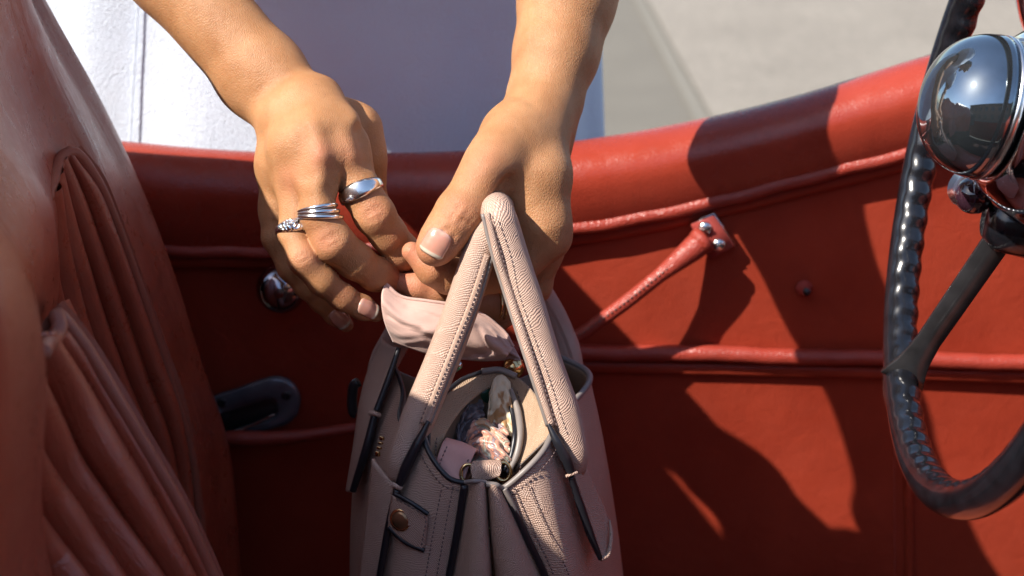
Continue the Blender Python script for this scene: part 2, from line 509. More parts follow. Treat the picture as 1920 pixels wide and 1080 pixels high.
# chrome ball knob
kb = P(527, 541, YD - .026)
r_ = 47 * M(527, 541, YD - .026)
mesh('door_knob', *lathe([(-r_ * math.cos(t), r_ * math.sin(t)) for t in np.linspace(0, math.pi, 25)], kb, (0, -1, 0), 40)[:2], plain('smoked chrome', (.33, .31, .34), .05, 1.0, .05), door)
mesh('knob_stem', *lathe([(0, .010), (.018, .007), (.03, .007)], kb + np.array([0, .028, 0]), (0, -1, 0), 20)[:2], MAT['darkmetal'], door)
# black latch plate with a long slot
def stadium(p0, p1, r0, r1, y, n=14):
    d = np.array(p1, float) - p0; a0 = math.atan2(d[1], d[0]); o = []
    for k in range(n + 1):
        a = a0 - math.pi / 2 + math.pi * k / n; o.append((p1[0] + r1 * math.cos(a), p1[1] + r1 * math.sin(a)))
    for k in range(n + 1):
        a = a0 + math.pi / 2 + math.pi * k / n; o.append((p0[0] + r0 * math.cos(a), p0[1] + r0 * math.sin(a)))
    return np.array([P(a, b, y) for a, b in o])
yl = YD - .002
so, si = stadium((352, 800), (518, 750), 40, 46, yl), stadium((372, 806), (502, 764), 20, 20, yl)
fr = [so, so + [0, -.004, 0], so.mean(0) + (so - so.mean(0)) * .965 + [0, -.0055, 0], si + (si - si.mean(0)) * .08 + [0, -.0055, 0], si + [0, -.0045, 0], si + [0, .002, 0]]
MAT['latch'] = plain('black enamelled steel', (.14, .15, .18), .28, .5, .3, Coat_Weight=.5)
mesh('latch_plate', *grid(fr, True)[:2], MAT['latch'], door)
mesh('latch_slot', *slab(si, .0005, (0, -1, 0), .0001)[:2], MAT['darkmetal'], door)
for (a, b) in ((415, 755), (537, 743)):
    c0 = P(a, b, YD - .008)
    mesh('screw', *lathe([(-.002, .0040), (.0, .0040), (.0012, .0030), (.0004, .0018), (.0004, 0)], c0, (0, -1, 0), 20)[:2], MAT['darkmetal'], door)
mesh('slot_bright_edge', *tube(PP([(430, 812, YD - .0085), (470, 798, YD - .0085), (512, 778, YD - .0080)], 6, 20), np.linspace(.0012, .0008, 20), 8, roundcap=True)[:2], MAT['silver'], door)  # thin silver tube drawn as the bright line on the slot's lower edge
# rolled edge of the door pocket with its worn end and fitting
pk = PP([(408, 818, YD - .012), (440, 822, YD - .016), (500, 822, YD - .018), (580, 815, YD - .018), (660, 803, YD - .016), (760, 790, YD - .012)], 8, 60)
rp = np.interp(np.linspace(0, 1, 60), [0, .06, .12, .5, 1], [.0030, .0060, .0068, .0048, .0045])
mesh('pocket_edge', *tube(pk, rp, 14, up=(0, -1, 0))[:2], MAT['trim'], door, uv=tube(pk, rp, 14)[2])
mesh('pocket_fitting', *lathe([(-.003, .0062), (0, .0066), (.004, .0050), (.005, 0)], P(404, 802, YD - .014), (.1, -1, .3), 20)[:2], MAT['silver'], door)
mesh('pocket_hinge', *tube(PP([(404, 804, YD - .012), (406, 826, YD - .014), (411, 850, YD - .012)], 6), .0032, 10)[:2], MAT['darkmetal'], door)

# ---- body shell round the cabin (below and beside the picture)
MAT['paint'] = plain('dark red car paint', (.16, .015, .015), .25, 0, .05, Coat_Weight=1.0)
MAT['carpet'] = plain('dark carpet', (.03, .012, .010), .95, 0, .3, 400, .5)
xo = np.linspace(-.42, .98, 60)
tzo = np.interp(xo, topc[:, 0], topc[:, 2])
outer = [[(x, YD + .036 + .035 * math.sin(q * 2.6), zt - .035 - q * (zt - .32)) for x, zt in zip(xo, tzo)] for q in np.linspace(0, 1, 14)]
mesh('door_skin', *grid(outer)[:2], MAT['paint'], car)
mesh('rear_quarter', *grid([[(x, YD + .03 + .04 * math.sin(q * 2.6), .93 - q * .6) for x in np.linspace(-1.3, -.43, 20)] for q in np.linspace(0, 1, 14)])[:2], MAT['paint'], car)
mesh('quarter_trim', *grid([[(x, YD + .01, .935 - q * .6) for x in np.linspace(-1.3, -.41, 20)] for q in np.linspace(0, 1, 6)])[:2], MAT['door'], car)
mesh('floor', *boxm((.0, .55, .27), (.9, 0, 0), (0, .66, 0), (0, 0, .02), .004)[:2], MAT['carpet'], car)
mesh('bulkhead', *boxm((-.66, .55, .56), (.03, 0, 0), (0, .66, 0), (0, 0, .27), .01)[:2], MAT['carpet'], car)
side = [[(x, -.17 - .03 * math.sin(q * 2.6), .95 - q * .68) for x in np.linspace(-1.3, 1.0, 30)] for q in np.linspace(0, 1, 12)]
mesh('near_side_panel', *grid(side)[:2], MAT['door'], car)
mesh('firewall', *boxm((.98, .52, .62), (.02, 0, 0), (0, .68, 0), (0, 0, .36), .005)[:2], MAT['carpet'], car)
S = Soup()
prof = [(.62, .98), (.56, .985), (.53, .96), (.525, .90), (.54, .80), (.60, .74)]
ys = np.linspace(-.05, 1.15, 24)
S.add(*grid([[(x, y, z + .03 * math.sin((y + .05) * 2.6)) for y in ys] for x, z in prof]))
mesh('dashboard', np.vstack(S.v), S.f, MAT['door'], car)
# windscreen post and glass at the front edge of the door
wp = np.array([(.425, 1.19, 1.00), (.38, 1.18, 1.12), (.33, 1.17, 1.25), (.30, 1.165, 1.33)])

# unseen soft-top shape added behind the seats to shade the door top
fh = []
for y in np.linspace(-.1, 1.215, 40):
    e_ = .05 * max(0, (y - 1.15) / .08) ** 2
    fh.append([(x, y, z - e_ + .006 * math.sin(y * 40 + x * 9)) for x, z in spl([(-.47, .80), (-.465, 1.0), (-.48, 1.10), (-.54, 1.168), (-.64, 1.175), (-.76, 1.14), (-.84, 1.02), (-.86, .85)], 5)])
mesh('hood_sun_block', *grid(fh)[:2], plain('black sun block canvas', (.02, .02, .022), .85, 0, .2, 300, .3), car)

# ---- seats
def seat(name, ctrl, pipe, groove, depth, label, lift=.008, cs=None):
    surf = crossloft(ctrl, 60, 90)
    body = mesh(name, *grid(surf)[:2], MAT['seat'], car, uv=grid(surf)[2], label=label)
    pc = PP(pipe, 8, 90)
    mesh('piping', *tube(pc, .0042, 12)[:2], MAT['seatpipe'], body, uv=tube(pc, .0042, 12)[2])
    gs = [PP([tuple(np.array(g[0]) * 1.05 - np.array(g[1]) * .05)] + g, 8, 74) for g in groove]
    back = np.array([g + np.array([-.004, .004, 0]) for g in gs])
    mesh('insert_backing', *grid(np.concatenate([back[:1] * 1.0 + np.array([.006, .006, .004]), back]))[:2], MAT['seatpipe'], body)
    for a, b in zip(gs[:-1], gs[1:]):
        rows = []
        m = 12
        for k in range(m + 1):
            q = k / m
            base = a * (1 - q) + b * q
            wd = np.linalg.norm(b - a, axis=1, keepdims=True)
            t = nrm(np.gradient((a + b) / 2, axis=0))
            nn = nrm(np.cross(t, b - a))
            nn *= np.sign(np.sum(nn * (CAM - base), axis=1, keepdims=True))
            rows.append(base + nn * (math.sin(math.pi * q) ** .75) * np.minimum(wd * .36, depth))
        v, f, uv = grid(rows)
        mesh('pleat', v, f, MAT['seat'], body, uv=uv)
    return body
drv = [
 [(-420, 0, 1.14), (-330, -100, 1.14), (-160, 60, 1.15), (-60, 270, 1.155), (20, 480, 1.155), (80, 680, 1.155), (140, 860, 1.155), (180, 1150, 1.155)],
 [(-180, 0, 1.13), (-30, -110, 1.13), (102, 52, 1.145), (222, 292, 1.15), (300, 480, 1.15), (360, 680, 1.15), (415, 860, 1.15), (440, 1150, 1.15)],
 [(-190, 0, 1.09), (-30, -105, 1.09), (108, 104, 1.105), (208, 287, 1.11), (285, 470, 1.11), (350, 662, 1.11), (404, 852, 1.11), (430, 1150, 1.11)],
 [(-240, -90, 1.03), (-60, -230, 1.03), (95, 110, 1.045), (175, 280, 1.05), (245, 462, 1.055), (318, 680, 1.06), (376, 870, 1.06), (408, 1150, 1.06)],
 [(-290, -110, .98), (-90, -260, .98), (45, 130, 1.0), (142, 292, 1.03), (218, 424, 1.04), (302, 664, 1.045), (356, 835, 1.045), (388, 1150, 1.045)],
 [(-330, -80, .93), (-140, -205, .93), (0, 150, .94), (118, 330, 1.004), (170, 470, 1.03), (240, 690, 1.035), (300, 850, 1.035), (340, 1150, 1.035)],
 [(-380, -80, .89), (-190, -150, .89), (-25, 170, .88), (96, 372, .945), (110, 480, .99), (130, 640, 1.0), (150, 830, 1.0), (190, 1150, 1.0)],
 [(-430, -60, .85), (-240, -130, .85), (-60, 190, .83), (60, 345, .855), (104, 470, .87), (106, 560, .88), (92, 650, .88), (70, 1150, .88)],
 [(-520, 0, .80), (-330, -110, .80), (-170, 200, .77), (-60, 360, .77), (20, 480, .78), (46, 600, .78), (40, 760, .78), (10, 1150, .78)],
 [(-640, 20, .76), (-450, -50, .76), (-330, 210, .73), (-230, 370, .73), (-150, 500, .74), (-120, 620, .74), (-120, 780, .74), (-140, 1150, .74)],
 [(-1000, 40, .74), (-900, -20, .74), (-800, 230, .71), (-700, 390, .71), (-620, 520, .72), (-590, 640, .72), (-590, 800, .72), (-600, 1150, .72)]]
drv_pipe = [(86, 376, .95), (98, 340, .975), (112, 302, 1.0), (132, 286, 1.01), (152, 298, 1.015), (186, 350, 1.02), (217, 424, 1.025), (252, 520, 1.03), (302, 664, 1.033), (350, 822, 1.034), (372, 960, 1.034), (384, 1120, 1.034)]
drv_g = [
 [(142, 296, 1.010), (184, 350, 1.016), (216, 425, 1.020), (251, 521, 1.026), (301, 664, 1.028), (350, 822, 1.028), (380, 1120, 1.028)],
 [(124, 294, 1.004), (160, 372, 1.010), (193, 462, 1.014), (228, 560, 1.018), (276, 700, 1.022), (328, 850, 1.022), (368, 1120, 1.022)],
 [(108, 312, .994), (138, 412, 1.000), (166, 500, 1.006), (196, 590, 1.010), (240, 710, 1.014), (292, 850, 1.014), (340, 1120, 1.014)],
 [(97, 342, .978), (116, 444, .984), (140, 530, .990), (166, 620, .996), (205, 720, 1.002), (255, 850, 1.002), (310, 1120, 1.002)],
 [(84, 372, .955), (96, 476, .962), (114, 560, .970), (135, 640, .975), (170, 730, .982), (215, 850, .985), (280, 1120, .985)],
 [(60, 400, .935), (66, 500, .940), (84, 580, .950), (105, 660, .955), (140, 750, .962), (180, 860, .965), (250, 1120, .965)]]
seat('seat_back', drv, drv_pipe, drv_g, .014, 'fluted red leather backrest of the driver seat against the door')
pas = [
 [(130, 560, .83), (185, 672, .84), (279, 834, .84), (352, 960, .84), (410, 1090, .84), (440, 1160, .84)],
 [(108, 574, .775), (174, 674, .785), (270, 836, .785), (343, 962, .785), (398, 1080, .785), (430, 1160, .785)],
 [(100, 618, .765), (150, 720, .77), (220, 840, .775), (292, 960, .775), (352, 1080, .775), (390, 1170, .775)],
 [(92, 690, .75), (100, 790, .755), (130, 880, .76), (180, 980, .76), (240, 1085, .76), (290, 1180, .76)],
 [(84, 700, .72), (74, 800, .725), (80, 900, .73), (90, 990, .73), (120, 1090, .73), (160, 1190, .73)],
 [(66, 560, .63), (85, 680, .64), (80, 820, .645), (66, 960, .645), (58, 1080, .645), (55, 1180, .645)],
 [(-30, 400, .58), (20, 600, .57), (25, 800, .57), (15, 960, .57), (10, 1080, .57), (5, 1180, .57)],
 [(-150, 420, .57), (-90, 600, .55), (-80, 800, .55), (-80, 960, .55), (-80, 1080, .55), (-80, 1180, .55)],
 [(-330, 460, .57), (-280, 620, .55), (-260, 800, .55), (-260, 960, .55), (-260, 1080, .55), (-260, 1180, .55)]]
pas_pipe = [(80, 662, .70), (88, 648, .735), (102, 634, .757), (112, 612, .765), (106, 590, .772), (128, 612, .774), (176, 680, .776), (271, 840, .776), (344, 966, .776), (400, 1090, .776)]
pas_g = [
 [(108, 596, .768), (172, 678, .776), (268, 838, .776), (341, 965, .776), (396, 1082, .776), (428, 1162, .776)],
 [(92, 622, .760), (161, 713, .770), (222, 813, .770), (294, 936, .770), (369, 1080, .770), (405, 1165, .770)],
 [(40, 640, .735), (106, 765, .752), (152, 856, .755), (211, 941, .757), (311, 1080, .757), (360, 1170, .757)],
 [(20, 740, .715), (90, 860, .735), (144, 936, .740), (185, 1000, .742), (239, 1080, .742), (300, 1175, .742)],
 [(5, 850, .700), (66, 945, .720), (115, 1010, .726), (140, 1044, .728), (167, 1080, .728), (230, 1175, .728)],
 [(-10, 960, .690), (40, 1030, .703), (66, 1055, .708), (80, 1068, .71), (94, 1080, .71), (150, 1175, .71)],
 [(-30, 1060, .680), (10, 1100, .69), (30, 1120, .695), (50, 1140, .695), (60, 1160, .695), (90, 1190, .695)]]
pseat = seat('seat_back', pas, pas_pipe, pas_g, .016, 'fluted red leather backrest of the passenger seat, nearest of the two')
# unseen shoulder added to the passenger backrest, shaped to shade the bag
psr = []
for y in np.linspace(.40, .775, 26):
    o_ = -.05 * min(max((y - .52) / .15, 0), 1); e_ = .03 * max(0, (y - .72) / .05) ** 2 + .03 * max(0, (.44 - y) / .04) ** 2
    psr.append([(x + o_, y, z - e_) for x, z in spl([(-.21, .80), (-.20, 1.0), (-.215, 1.11), (-.26, 1.195), (-.33, 1.222), (-.40, 1.20), (-.445, 1.10), (-.45, .70)], 5)])
mesh('shoulder_sun_block', *grid(psr)[:2], MAT['seat'], pseat, uv=grid(psr)[2])
# driver's seat cushion under the bag, below the picture
cu = []
for q in np.linspace(0, 1, 24):
    cu.append([(x, .70 + .42 * q, .585 + .035 * math.sin(math.pi * min(max((x + .2) / .55, 0), 1)) ** .5 - .05 * (abs(q - .5) * 2) ** 4) for x in np.linspace(-.2, .35, 40)])
mesh('seat_cushion', *grid(cu)[:2], MAT['seat'], car, uv=grid(cu)[2])

# ---- steering wheel with finger grips, spoke and chrome hub
WC = np.array([.288, .925, 1.022]); WR = .20; wa, wb = .19, .044
wn = nrm([-math.cos(wa) * math.cos(wb), math.sin(wb), math.sin(wa)])
e2 = nrm(np.array([0, 1.0, 0]) - wn * wn[1]); e1 = np.cross(wn, e2)
if e1[2] < 0: e1 = -e1
th = np.linspace(0, 2 * math.pi, 920, endpoint=False)
def wheelpt(t): return WC + WR * (math.cos(t) * e1 + math.sin(t) * e2)
seg = 24
rows = []
for t in th:
    rd = math.cos(t) * e1 + math.sin(t) * e2
    row = []
    for k in range(seg):
        a = 2 * math.pi * k / seg
        # a = 0 outward, pi/2 towards the driver, pi inward
        g = max(0, math.cos(a - 3.6)) ** 1.1                # inner, driver-facing side is scalloped
        sc = .5 - .5 * math.cos(t * 72)
        r = .0110 * (1 - .16 * g * (1 - sc) + .03 * g)
        rr = r * (1.05 if math.cos(a) > 0 else 1.0)
        row.append(WC + rd * (WR + rr * math.cos(a)) + wn * rr * 1.02 * math.sin(a))
    rows.append(row)
rows.append(rows[0])
MAT['rim'] = plain('glossy black bakelite', (.007, .0075, .010), .2, 0, .4, 90, .025, Coat_Weight=.3, Coat_Roughness=.12)
MAT['spoke'] = plain('worn grey metal', (.035, .034, .037), .2, .4, .3, 70, .03)
wheel = mesh('steering_wheel', *grid(rows, True)[:2], MAT['rim'], car, label='black steering wheel rim with finger grips')
def rim_at(px, py):
    b = min(th, key=lambda t: np.sum((np.array(proj(wheelpt(t))) - (px, py)) ** 2) + (0 if wheelpt(t)[1] > WC[1] else 1e6))
    return wheelpt(b)
def proj(X):
    d = np.asarray(X) - CAM; t = d @ FWD
    return 960 + FPX * d[0] / t, 540 - FPX * (d @ UPV) / t
r0 = rim_at(1692, 712)
hub = P(1892, 420, .955)
def bar(c, wv, tv, bev=.001):
    rows = []
    for q, a, b in zip(c, wv, tv):
        rows.append([q + a * s + b * u for s, u in ((-.96, -1), (.96, -1), (1, -.8), (1, .8), (.96, 1), (-.96, 1), (-1, .8), (-1, -.8))])
    v, f, uv = grid(rows, True)
    n = 8
    return v, list(f) + [tuple(range(n))[::-1], tuple((len(c) - 1) * n + k for k in range(n))], uv
cs_ = np.array([r0 + (hub - r0) * q for q in np.linspace(.0, 1.02, 20)])
sdv = nrm(hub - r0); nv = nrm(np.cross(sdv, FWD)); tv_ = nrm(np.cross(nv, sdv))
wid = np.interp(np.linspace(0, 1, 20), [0, .12, .25, 1], [.0150, .0098, .0078, .0086])
mesh('spoke', *bar(cs_, nv * wid[:, None], np.repeat(tv_[None] * .0022, 20, 0))[:2], MAT['spoke'], wheel)
# web where the spoke meets the rim
wb_ = PP([(1690, 640, 1.085), (1690, 690, 1.085), (1690, 742, 1.085), (1702, 800, 1.083)], 6, 14)
mesh('spoke_socket', *tube(wb_, np.interp(np.linspace(0, 1, 14), [0, .3, .6, 1], [.0095, .0128, .0128, .0095]), 14, roundcap=True)[:2], MAT['spoke'], wheel)
# hub knuckle
mesh('hub_boss', *lathe([(-.03, .016), (-.012, .020), (.01, .019), (.018, .012)], P(1905, 418, .95), wn, 28)[:2], MAT['rim'], wheel)
ax = nrm([-.965, -.03, .235])
oc = P(1850, 201, .925)                                    # centre of the seam
k_ = M(1850, 201, .925)
R0 = 139 * k_
def dome(n=22, L=122): return [(math.sin(t) * L * k_, R0 * .985 * math.cos(t) ** .82) for t in np.linspace(0, math.pi / 2, n)]
dm = dome(); dm[-1] = (dm[-1][0], 0.0)
m, ntc, bc = new_mat('chrome with dust')
co = mapped(ntc)
vn = N(ntc, 'ShaderNodeTexNoise', Scale=260, Detail=6, Roughness=.75); ntc.links.new(co, vn.inputs['Vector'])
vb = N(ntc, 'ShaderNodeTexNoise', Scale=22, Detail=4); ntc.links.new(co, vb.inputs['Vector'])
sp_ = math_(ntc, 'MULTIPLY', ramp(ntc, vn.outputs[0], .60, .70), ramp(ntc, vb.outputs[0], .42, .62))
bc.inputs['Metallic'].default_value = 1
ntc.links.new(mixcol(ntc, sp_, (.74, .76, .79), (.80, .78, .74)), bc.inputs['Base Color'])
rr_ = ntc.nodes.new('ShaderNodeMapRange'); ntc.links.new(sp_, rr_.inputs[0]); rr_.inputs[3].default_value = .045; rr_.inputs[4].default_value = .6
ntc.links.new(rr_.outputs[0], bc.inputs['Roughness'])
MAT['dustchrome'] = m
MAT['capchrome'] = plain('smoked teal chrome dome', (.25, .30, .34), .045, .95, .15, 60)
cap = mesh('hub_cap', *lathe(dm, oc, ax, 72)[:2], MAT['capchrome'], wheel, label='chrome bullet shaped cap of the steering wheel hub')
mesh('hub_groove', *lathe([(-.008, R0 * .90), (.002, R0 * .93)], oc, ax, 64)[:2], MAT['darkmetal'], wheel)
mesh('hub_ring', *lathe([(-.0025, R0 * .955), (-.0022, R0 * .985), (.0012, R0 * .99), (.0014, R0 * .95)], oc - ax * .0022, ax, 64)[:2], MAT['silver'], wheel)
bodyp = [(-.0085, R0 * .92), (-.0080, R0 * 1.0), (-.009, R0 * 1.035), (-.012, R0 * 1.12), (-.022, R0 * 1.28), (-.036, R0 * 1.43), (-.052, R0 * 1.47), (-.066, R0 * 1.36), (-.078, R0 * .95), (-.084, R0 * .5)]
mesh('hub_body', *lathe(bodyp, oc, ax, 72)[:2], MAT['dustchrome'], wheel)
kn = P(1826, 366, .955); kr = 36 * M(1826, 366, .955)
mesh('horn_knob', *lathe([(-kr * math.cos(t), kr * math.sin(t)) for t in np.linspace(0, math.pi, 19)], kn, (0, -1, .2), 32)[:2], plain('dark purple enamel', (.03, .012, .02), .08, 0, .1, Coat_Weight=1.0), wheel)
mesh('horn_collar', *lathe([(0, kr * .93), (.003, kr * 1.05), (.006, kr * .93)], kn + np.array([-.003, .004, .003]), (-.8, -.3, .5), 32)[:2], MAT['silver'], wheel)
cl = PP([(1905, 440, .96), (1960, 520, .96), (2060, 640, .96)], 6, 12)
mesh('steering_column', *tube(np.array([oc - ax * .07, oc - ax * .25, oc - ax * .45]), .024, 24)[:2], MAT['darkmetal'], wheel)
# chrome clip of the windscreen at the upper right
mesh('windscreen_post', *tube(PP([(1990, 150, 1.19), (1955, 60, 1.185), (1938, 0, 1.18), (1920, -120, 1.17), (1900, -260, 1.16)], 6, 30), .013, 14, flat=.6)[:2], MAT['dustchrome'], car)
# ================================================================== the handbag
bag = thing('handbag', 'taupe pink grained leather handbag held open by its two handles', 'handbag', (0, .95, .62))
BM = [MAT['bag'], MAT['baglining'], MAT['edgegrey']]
def shell(name, ctrl, na, nl, th=.0024, flip=False, mats=BM):
    s = crossloft(ctrl, na, nl)
    v, f, uv = grid(s)
    if flip: f = [q[::-1] for q in f]
    # ctrl runs across, so u follows the height
    o = mesh(name, v, f, mats, bag, uv=uv)
    return solid(o, th, -1, 1, 2)
Lc = [
 [(872, 906, .872), (857, 1000, .868), (835, 1120, .866), (815, 1240, .868)],
 [(840, 895, .874), (815, 1000, .868), (785, 1120, .864), (760, 1240, .868)],
 [(808, 855, .884), (775, 965, .876), (742, 1100, .871), (718, 1240, .876)],
 [(788, 806, .900), (746, 930, .890), (714, 1080, .886), (692, 1240, .890)],
 [(750, 788, .923), (714, 900, .912), (690, 1060, .906), (674, 1240, .910)],
 [(755, 736, .953), (708, 850, .940), (680, 1040, .934), (667, 1240, .938)],
 [(740, 688, .983), (690, 820, .970), (666, 1000, .965), (660, 1240, .968)],
 [(724, 668, 1.012), (678, 790, 1.0), (658, 970, .996), (657, 1240, 1.0)],
 [(730, 690, 1.04), (700, 800, 1.04), (680, 970, 1.04), (680, 1240, 1.04)]]
Rc = [
 [(946, 914, .872), (985, 1000, .868), (1024, 1085, .866), (1075, 1240, .868)],
 [(985, 882, .875), (1030, 980, .869), (1068, 1090, .867), (1110, 1240, .870)],
 [(1018, 846, .885), (1055, 960, .879), (1090, 1090, .877), (1128, 1240, .880)],
 [(1036, 812, .900), (1075, 950, .897), (1108, 1090, .894), (1142, 1240, .896)],
 [(1056, 786, .926), (1098, 930, .922), (1130, 1080, .918), (1160, 1240, .920)],
 [(1076, 754, .956), (1116, 900, .955), (1147, 1060, .952), (1173, 1240, .952)],
 [(1104, 718, .988), (1132, 850, .988), (1158, 1020, .988), (1183, 1240, .988)],
 [(1098, 694, 1.015), (1128, 820, 1.02), (1158, 1000, 1.024), (1184, 1240, 1.024)],
 [(1046, 668, 1.04), (1100, 800, 1.055), (1140, 1000, 1.06), (1160, 1240, 1.06)]]
lp = shell('side_panel', Lc, 70, 50, flip=True)
rp_ = shell('side_panel', Rc, 70, 50, flip=False)
GL = [[(874, 908, .874), (858, 1000, .870), (838, 1120, .868), (818, 1240, .870)],
      [(894, 904, .866), (892, 1000, .858), (885, 1120, .854), (880, 1240, .854)],
      [(911, 905, .870), (915, 1000, .862), (922, 1120, .858), (930, 1240, .858)],
      [(913, 906, .90), (919, 1000, .89), (928, 1120, .89), (934, 1240, .89)]]
GR = [[(944, 915, .874), (984, 1000, .870), (1036, 1120, .868), (1072, 1240, .870)],
      [(928, 909, .866), (955, 1000, .858), (990, 1120, .854), (1010, 1240, .854)],
      [(915, 908, .870), (922, 1000, .863), (938, 1120, .858), (946, 1240, .858)],
      [(914, 908, .90), (920, 1000, .89), (934, 1120, .89), (940, 1240, .89)]]
shell('gusset', GL, 28, 40, .0018, False)
shell('gusset', GR, 28, 40, .0018, True)
# back end of the bag, mostly hidden
GB = [[Lc[8][k] for k in range(4)], [(820, 720, 1.03), (800, 830, 1.03), (790, 1000, 1.03), (790, 1240, 1.03)],
      [(960, 715, 1.03), (970, 830, 1.03), (980, 1000, 1.03), (985, 1240, 1.03)], [Rc[8][k] for k in range(4)]]
s = crossloft(GB, 30, 30)
solid(mesh('gusset', *grid(s)[:2], BM, bag, uv=grid(s)[2]), .002, 0, 1, 2)
def strip(name, px, r, mat, seg=10, N_=60, flat=1.0, up=None, parent=bag, rc=False):
    c = PP(px, 8, N_)
    if not np.isscalar(r): r = np.interp(np.linspace(0, 1, N_), np.linspace(0, 1, len(r)), r)
    v, f, uv = tube(c, r, seg, flat, up, roundcap=rc)
    return mesh(name, v, f, mat, parent, uv=uv)
bl_ = PP([q[3] for q in Lc], 6, 30); br_ = PP([q[3] for q in Rc], 6, 30)
mesh('base', *grid([bl_ * (1 - q) + br_ * q for q in np.linspace(0, 1, 8)])[:2], MAT['bag'], bag)
# painted edges
strip('edge_binding', [q[0] for q in Lc[:4]], .0016, MAT['edge'])
strip('edge_binding', [(q[0][0], q[0][1], q[0][2]) for q in Lc[3:8]], .0014, MAT['edge'])
strip('edge_binding', [(911, 908, .868), (930, 910, .868)] + [q[0] for q in Rc[:4]], .0019, MAT['edgegrey'])
strip('edge_binding', [q[0] for q in Rc[4:]], .0021, MAT['edgegrey'])
strip('edge_binding', [(872, 904, .869), (892, 902, .866), (911, 904, .869)], .0013, MAT['edgegrey'])
strip('edge_binding', [(q[0] - 1, q[1] + 4, q[2] - .001) for q in Lc[0]], .0022, MAT['edge'])
strip('edge_binding', [(q[0] + 1, q[1] + 4, q[2] - .001) for q in Rc[0]], .0022, MAT['edge'])
strip('edge_binding', [(946, 916, .8695), (960, 944, .8692), (972, 970, .8685)], .0018, MAT['edgegrey'])
# stitching along rims and edges
def offs(px, dx, dy, dy_=-.0006): return PP([(a + dx, b + dy, y + dy_) for a, b, y in px], 8)
TS = MAT['thread']
stitches(offs([q[0] for q in Lc[:4]], -10, 14), .0030, .0019, .0008, (0, -1, 0), 'stitching', TS, bag)
stitches(offs([(862, 910, .870), (845, 1000, .8665), (824, 1120, .8645)], -12, 0), .0030, .0019, .0008, (0, -1, 0), 'stitching', TS, bag)
stitches(offs([(862, 910, .870), (845, 1000, .8665), (824, 1120, .8645)], -34, 6), .0030, .0019, .0008, (0, -1, 0), 'stitching', TS, bag)
stitches(offs([q[0] for q in Rc[:4]], 14, 14), .0030, .0019, .0008, (0, -1, 0), 'stitching', TS, bag)
stitches(offs(Rc[0], 16, -2), .0030, .0019, .0008, (0, -1, 0), 'stitching', TS, bag)
stitches(offs(Rc[0], 42, -8), .0030, .0019, .0008, (0, -1, 0), 'stitching', TS, bag)

# inner pocket: leather faced wall that arches behind the opening
rimP = [(803, 840, .893), (806, 792, .912), (826, 748, .932), (862, 714, .948), (903, 697, .955), (936, 694, .956), (968, 706, .953), (1000, 735, .942), (1025, 775, .922), (1035, 812, .904)]
lowP = [(812, 884, .893), (834, 818, .911), (866, 768, .930), (900, 738, .944), (922, 726, .950), (940, 722, .952), (957, 730, .950), (970, 772, .938), (974, 815, .920), (962, 884, .902)]
deeP = [(840, 920, .905), (850, 880, .918), (866, 850, .93), (885, 830, .938), (905, 820, .942), (922, 820, .944), (935, 828, .942), (945, 850, .934), (948, 880, .922), (940, 915, .908)]
r0_, r1_, r2_ = PP(rimP, 8, 70), PP(lowP, 8, 70), PP(deeP, 8, 70)
wall = [r0_ * (1 - q) + r1_ * q for q in np.linspace(0, 1, 8)]
pkt = solid(mesh('pocket_facing', *grid(wall)[:2], [MAT['baglining'], MAT['baglining'], MAT['edgegrey']], bag, uv=grid(wall)[2]), .002, 1, 1, 2)
wall2 = [r1_ * (1 - q) + r2_ * q + np.array([0, .003, 0]) for q in np.linspace(0, 1, 6)]
cen2 = r2_.mean(0) + np.array([0, 0, -.01])
wall2 += [r2_ * (1 - q) + cen2 * q for q in (.3, .6, .95)]
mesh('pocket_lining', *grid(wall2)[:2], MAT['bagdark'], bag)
strip('edge_binding', [(a, b, y) for a, b, y in rimP[:5]], .0014, MAT['edge'])
strip('edge_binding', [(a, b, y) for a, b, y in rimP[4:7]], .0022, MAT['edgegrey'])
strip('edge_binding', [(957, 728, .946), (971, 772, .932), (975, 815, .915), (968, 855, .905), (952, 888, .896)], [.0012, .0022, .0024, .0022, .0016], MAT['edgegrey'])
strip('edge_binding', [(950, 735, .944), (962, 780, .930), (965, 815, .914), (958, 855, .905), (944, 884, .898)], [.001, .0016, .0016, .0016, .0010], MAT['edge'])
stitches(PP([(a + 14 * (1 if a < 930 else -.4), b + 22, y - .0012) for a, b, y in rimP[:6]], 8), .0030, .0019, .0008, (0, -1, .3), 'stitching', TS, bag)
stitches(PP([(a + 12, b + 2, y - .0022) for a, b, y in lowP[6:]], 8), .0030, .0019, .0008, (-.3, -1, .3), 'stitching', TS, bag)

# handles: padded tubes with a sewn flange, the near legs up to the hand and the far legs down behind it
def handle(px, r, name='handle'):
    c = PP(px, 8, 110)
    rr = np.interp(np.linspace(0, 1, 110), [0, .03, .10, .5, .92, 1], [.5, .85, 1, .97, .95, .6]) * r
    v, f, uv = tube(c, rr, 24, up=(0, 1, 0))
    return mesh(name, v, f, MAT['bag'], bag, uv=uv), c, rr
hl, hlc, _ = handle([(742, 900, .893), (757, 856, .897), (790, 770, .912), (832, 668, .928), (868, 570, .940), (897, 480, .950), (915, 430, .958), (918, 405, .975), (890, 410, 1.01), (850, 470, 1.035), (790, 560, 1.04), (735, 650, 1.035), (712, 700, 1.02), (700, 750, 1.005)], .0106)
hr, hrc, _ = handle([(1082, 884, .903), (1078, 852, .903), (1058, 780, .910), (1022, 680, .922), (990, 575, .934), (962, 490, .944), (944, 430, .950), (934, 402, .953), (930, 391, .966), (940, 396, .992), (965, 430, 1.035), (1000, 530, 1.065), (1038, 600, 1.07), (1066, 670, 1.06), (1080, 740, 1.045)], .0106)
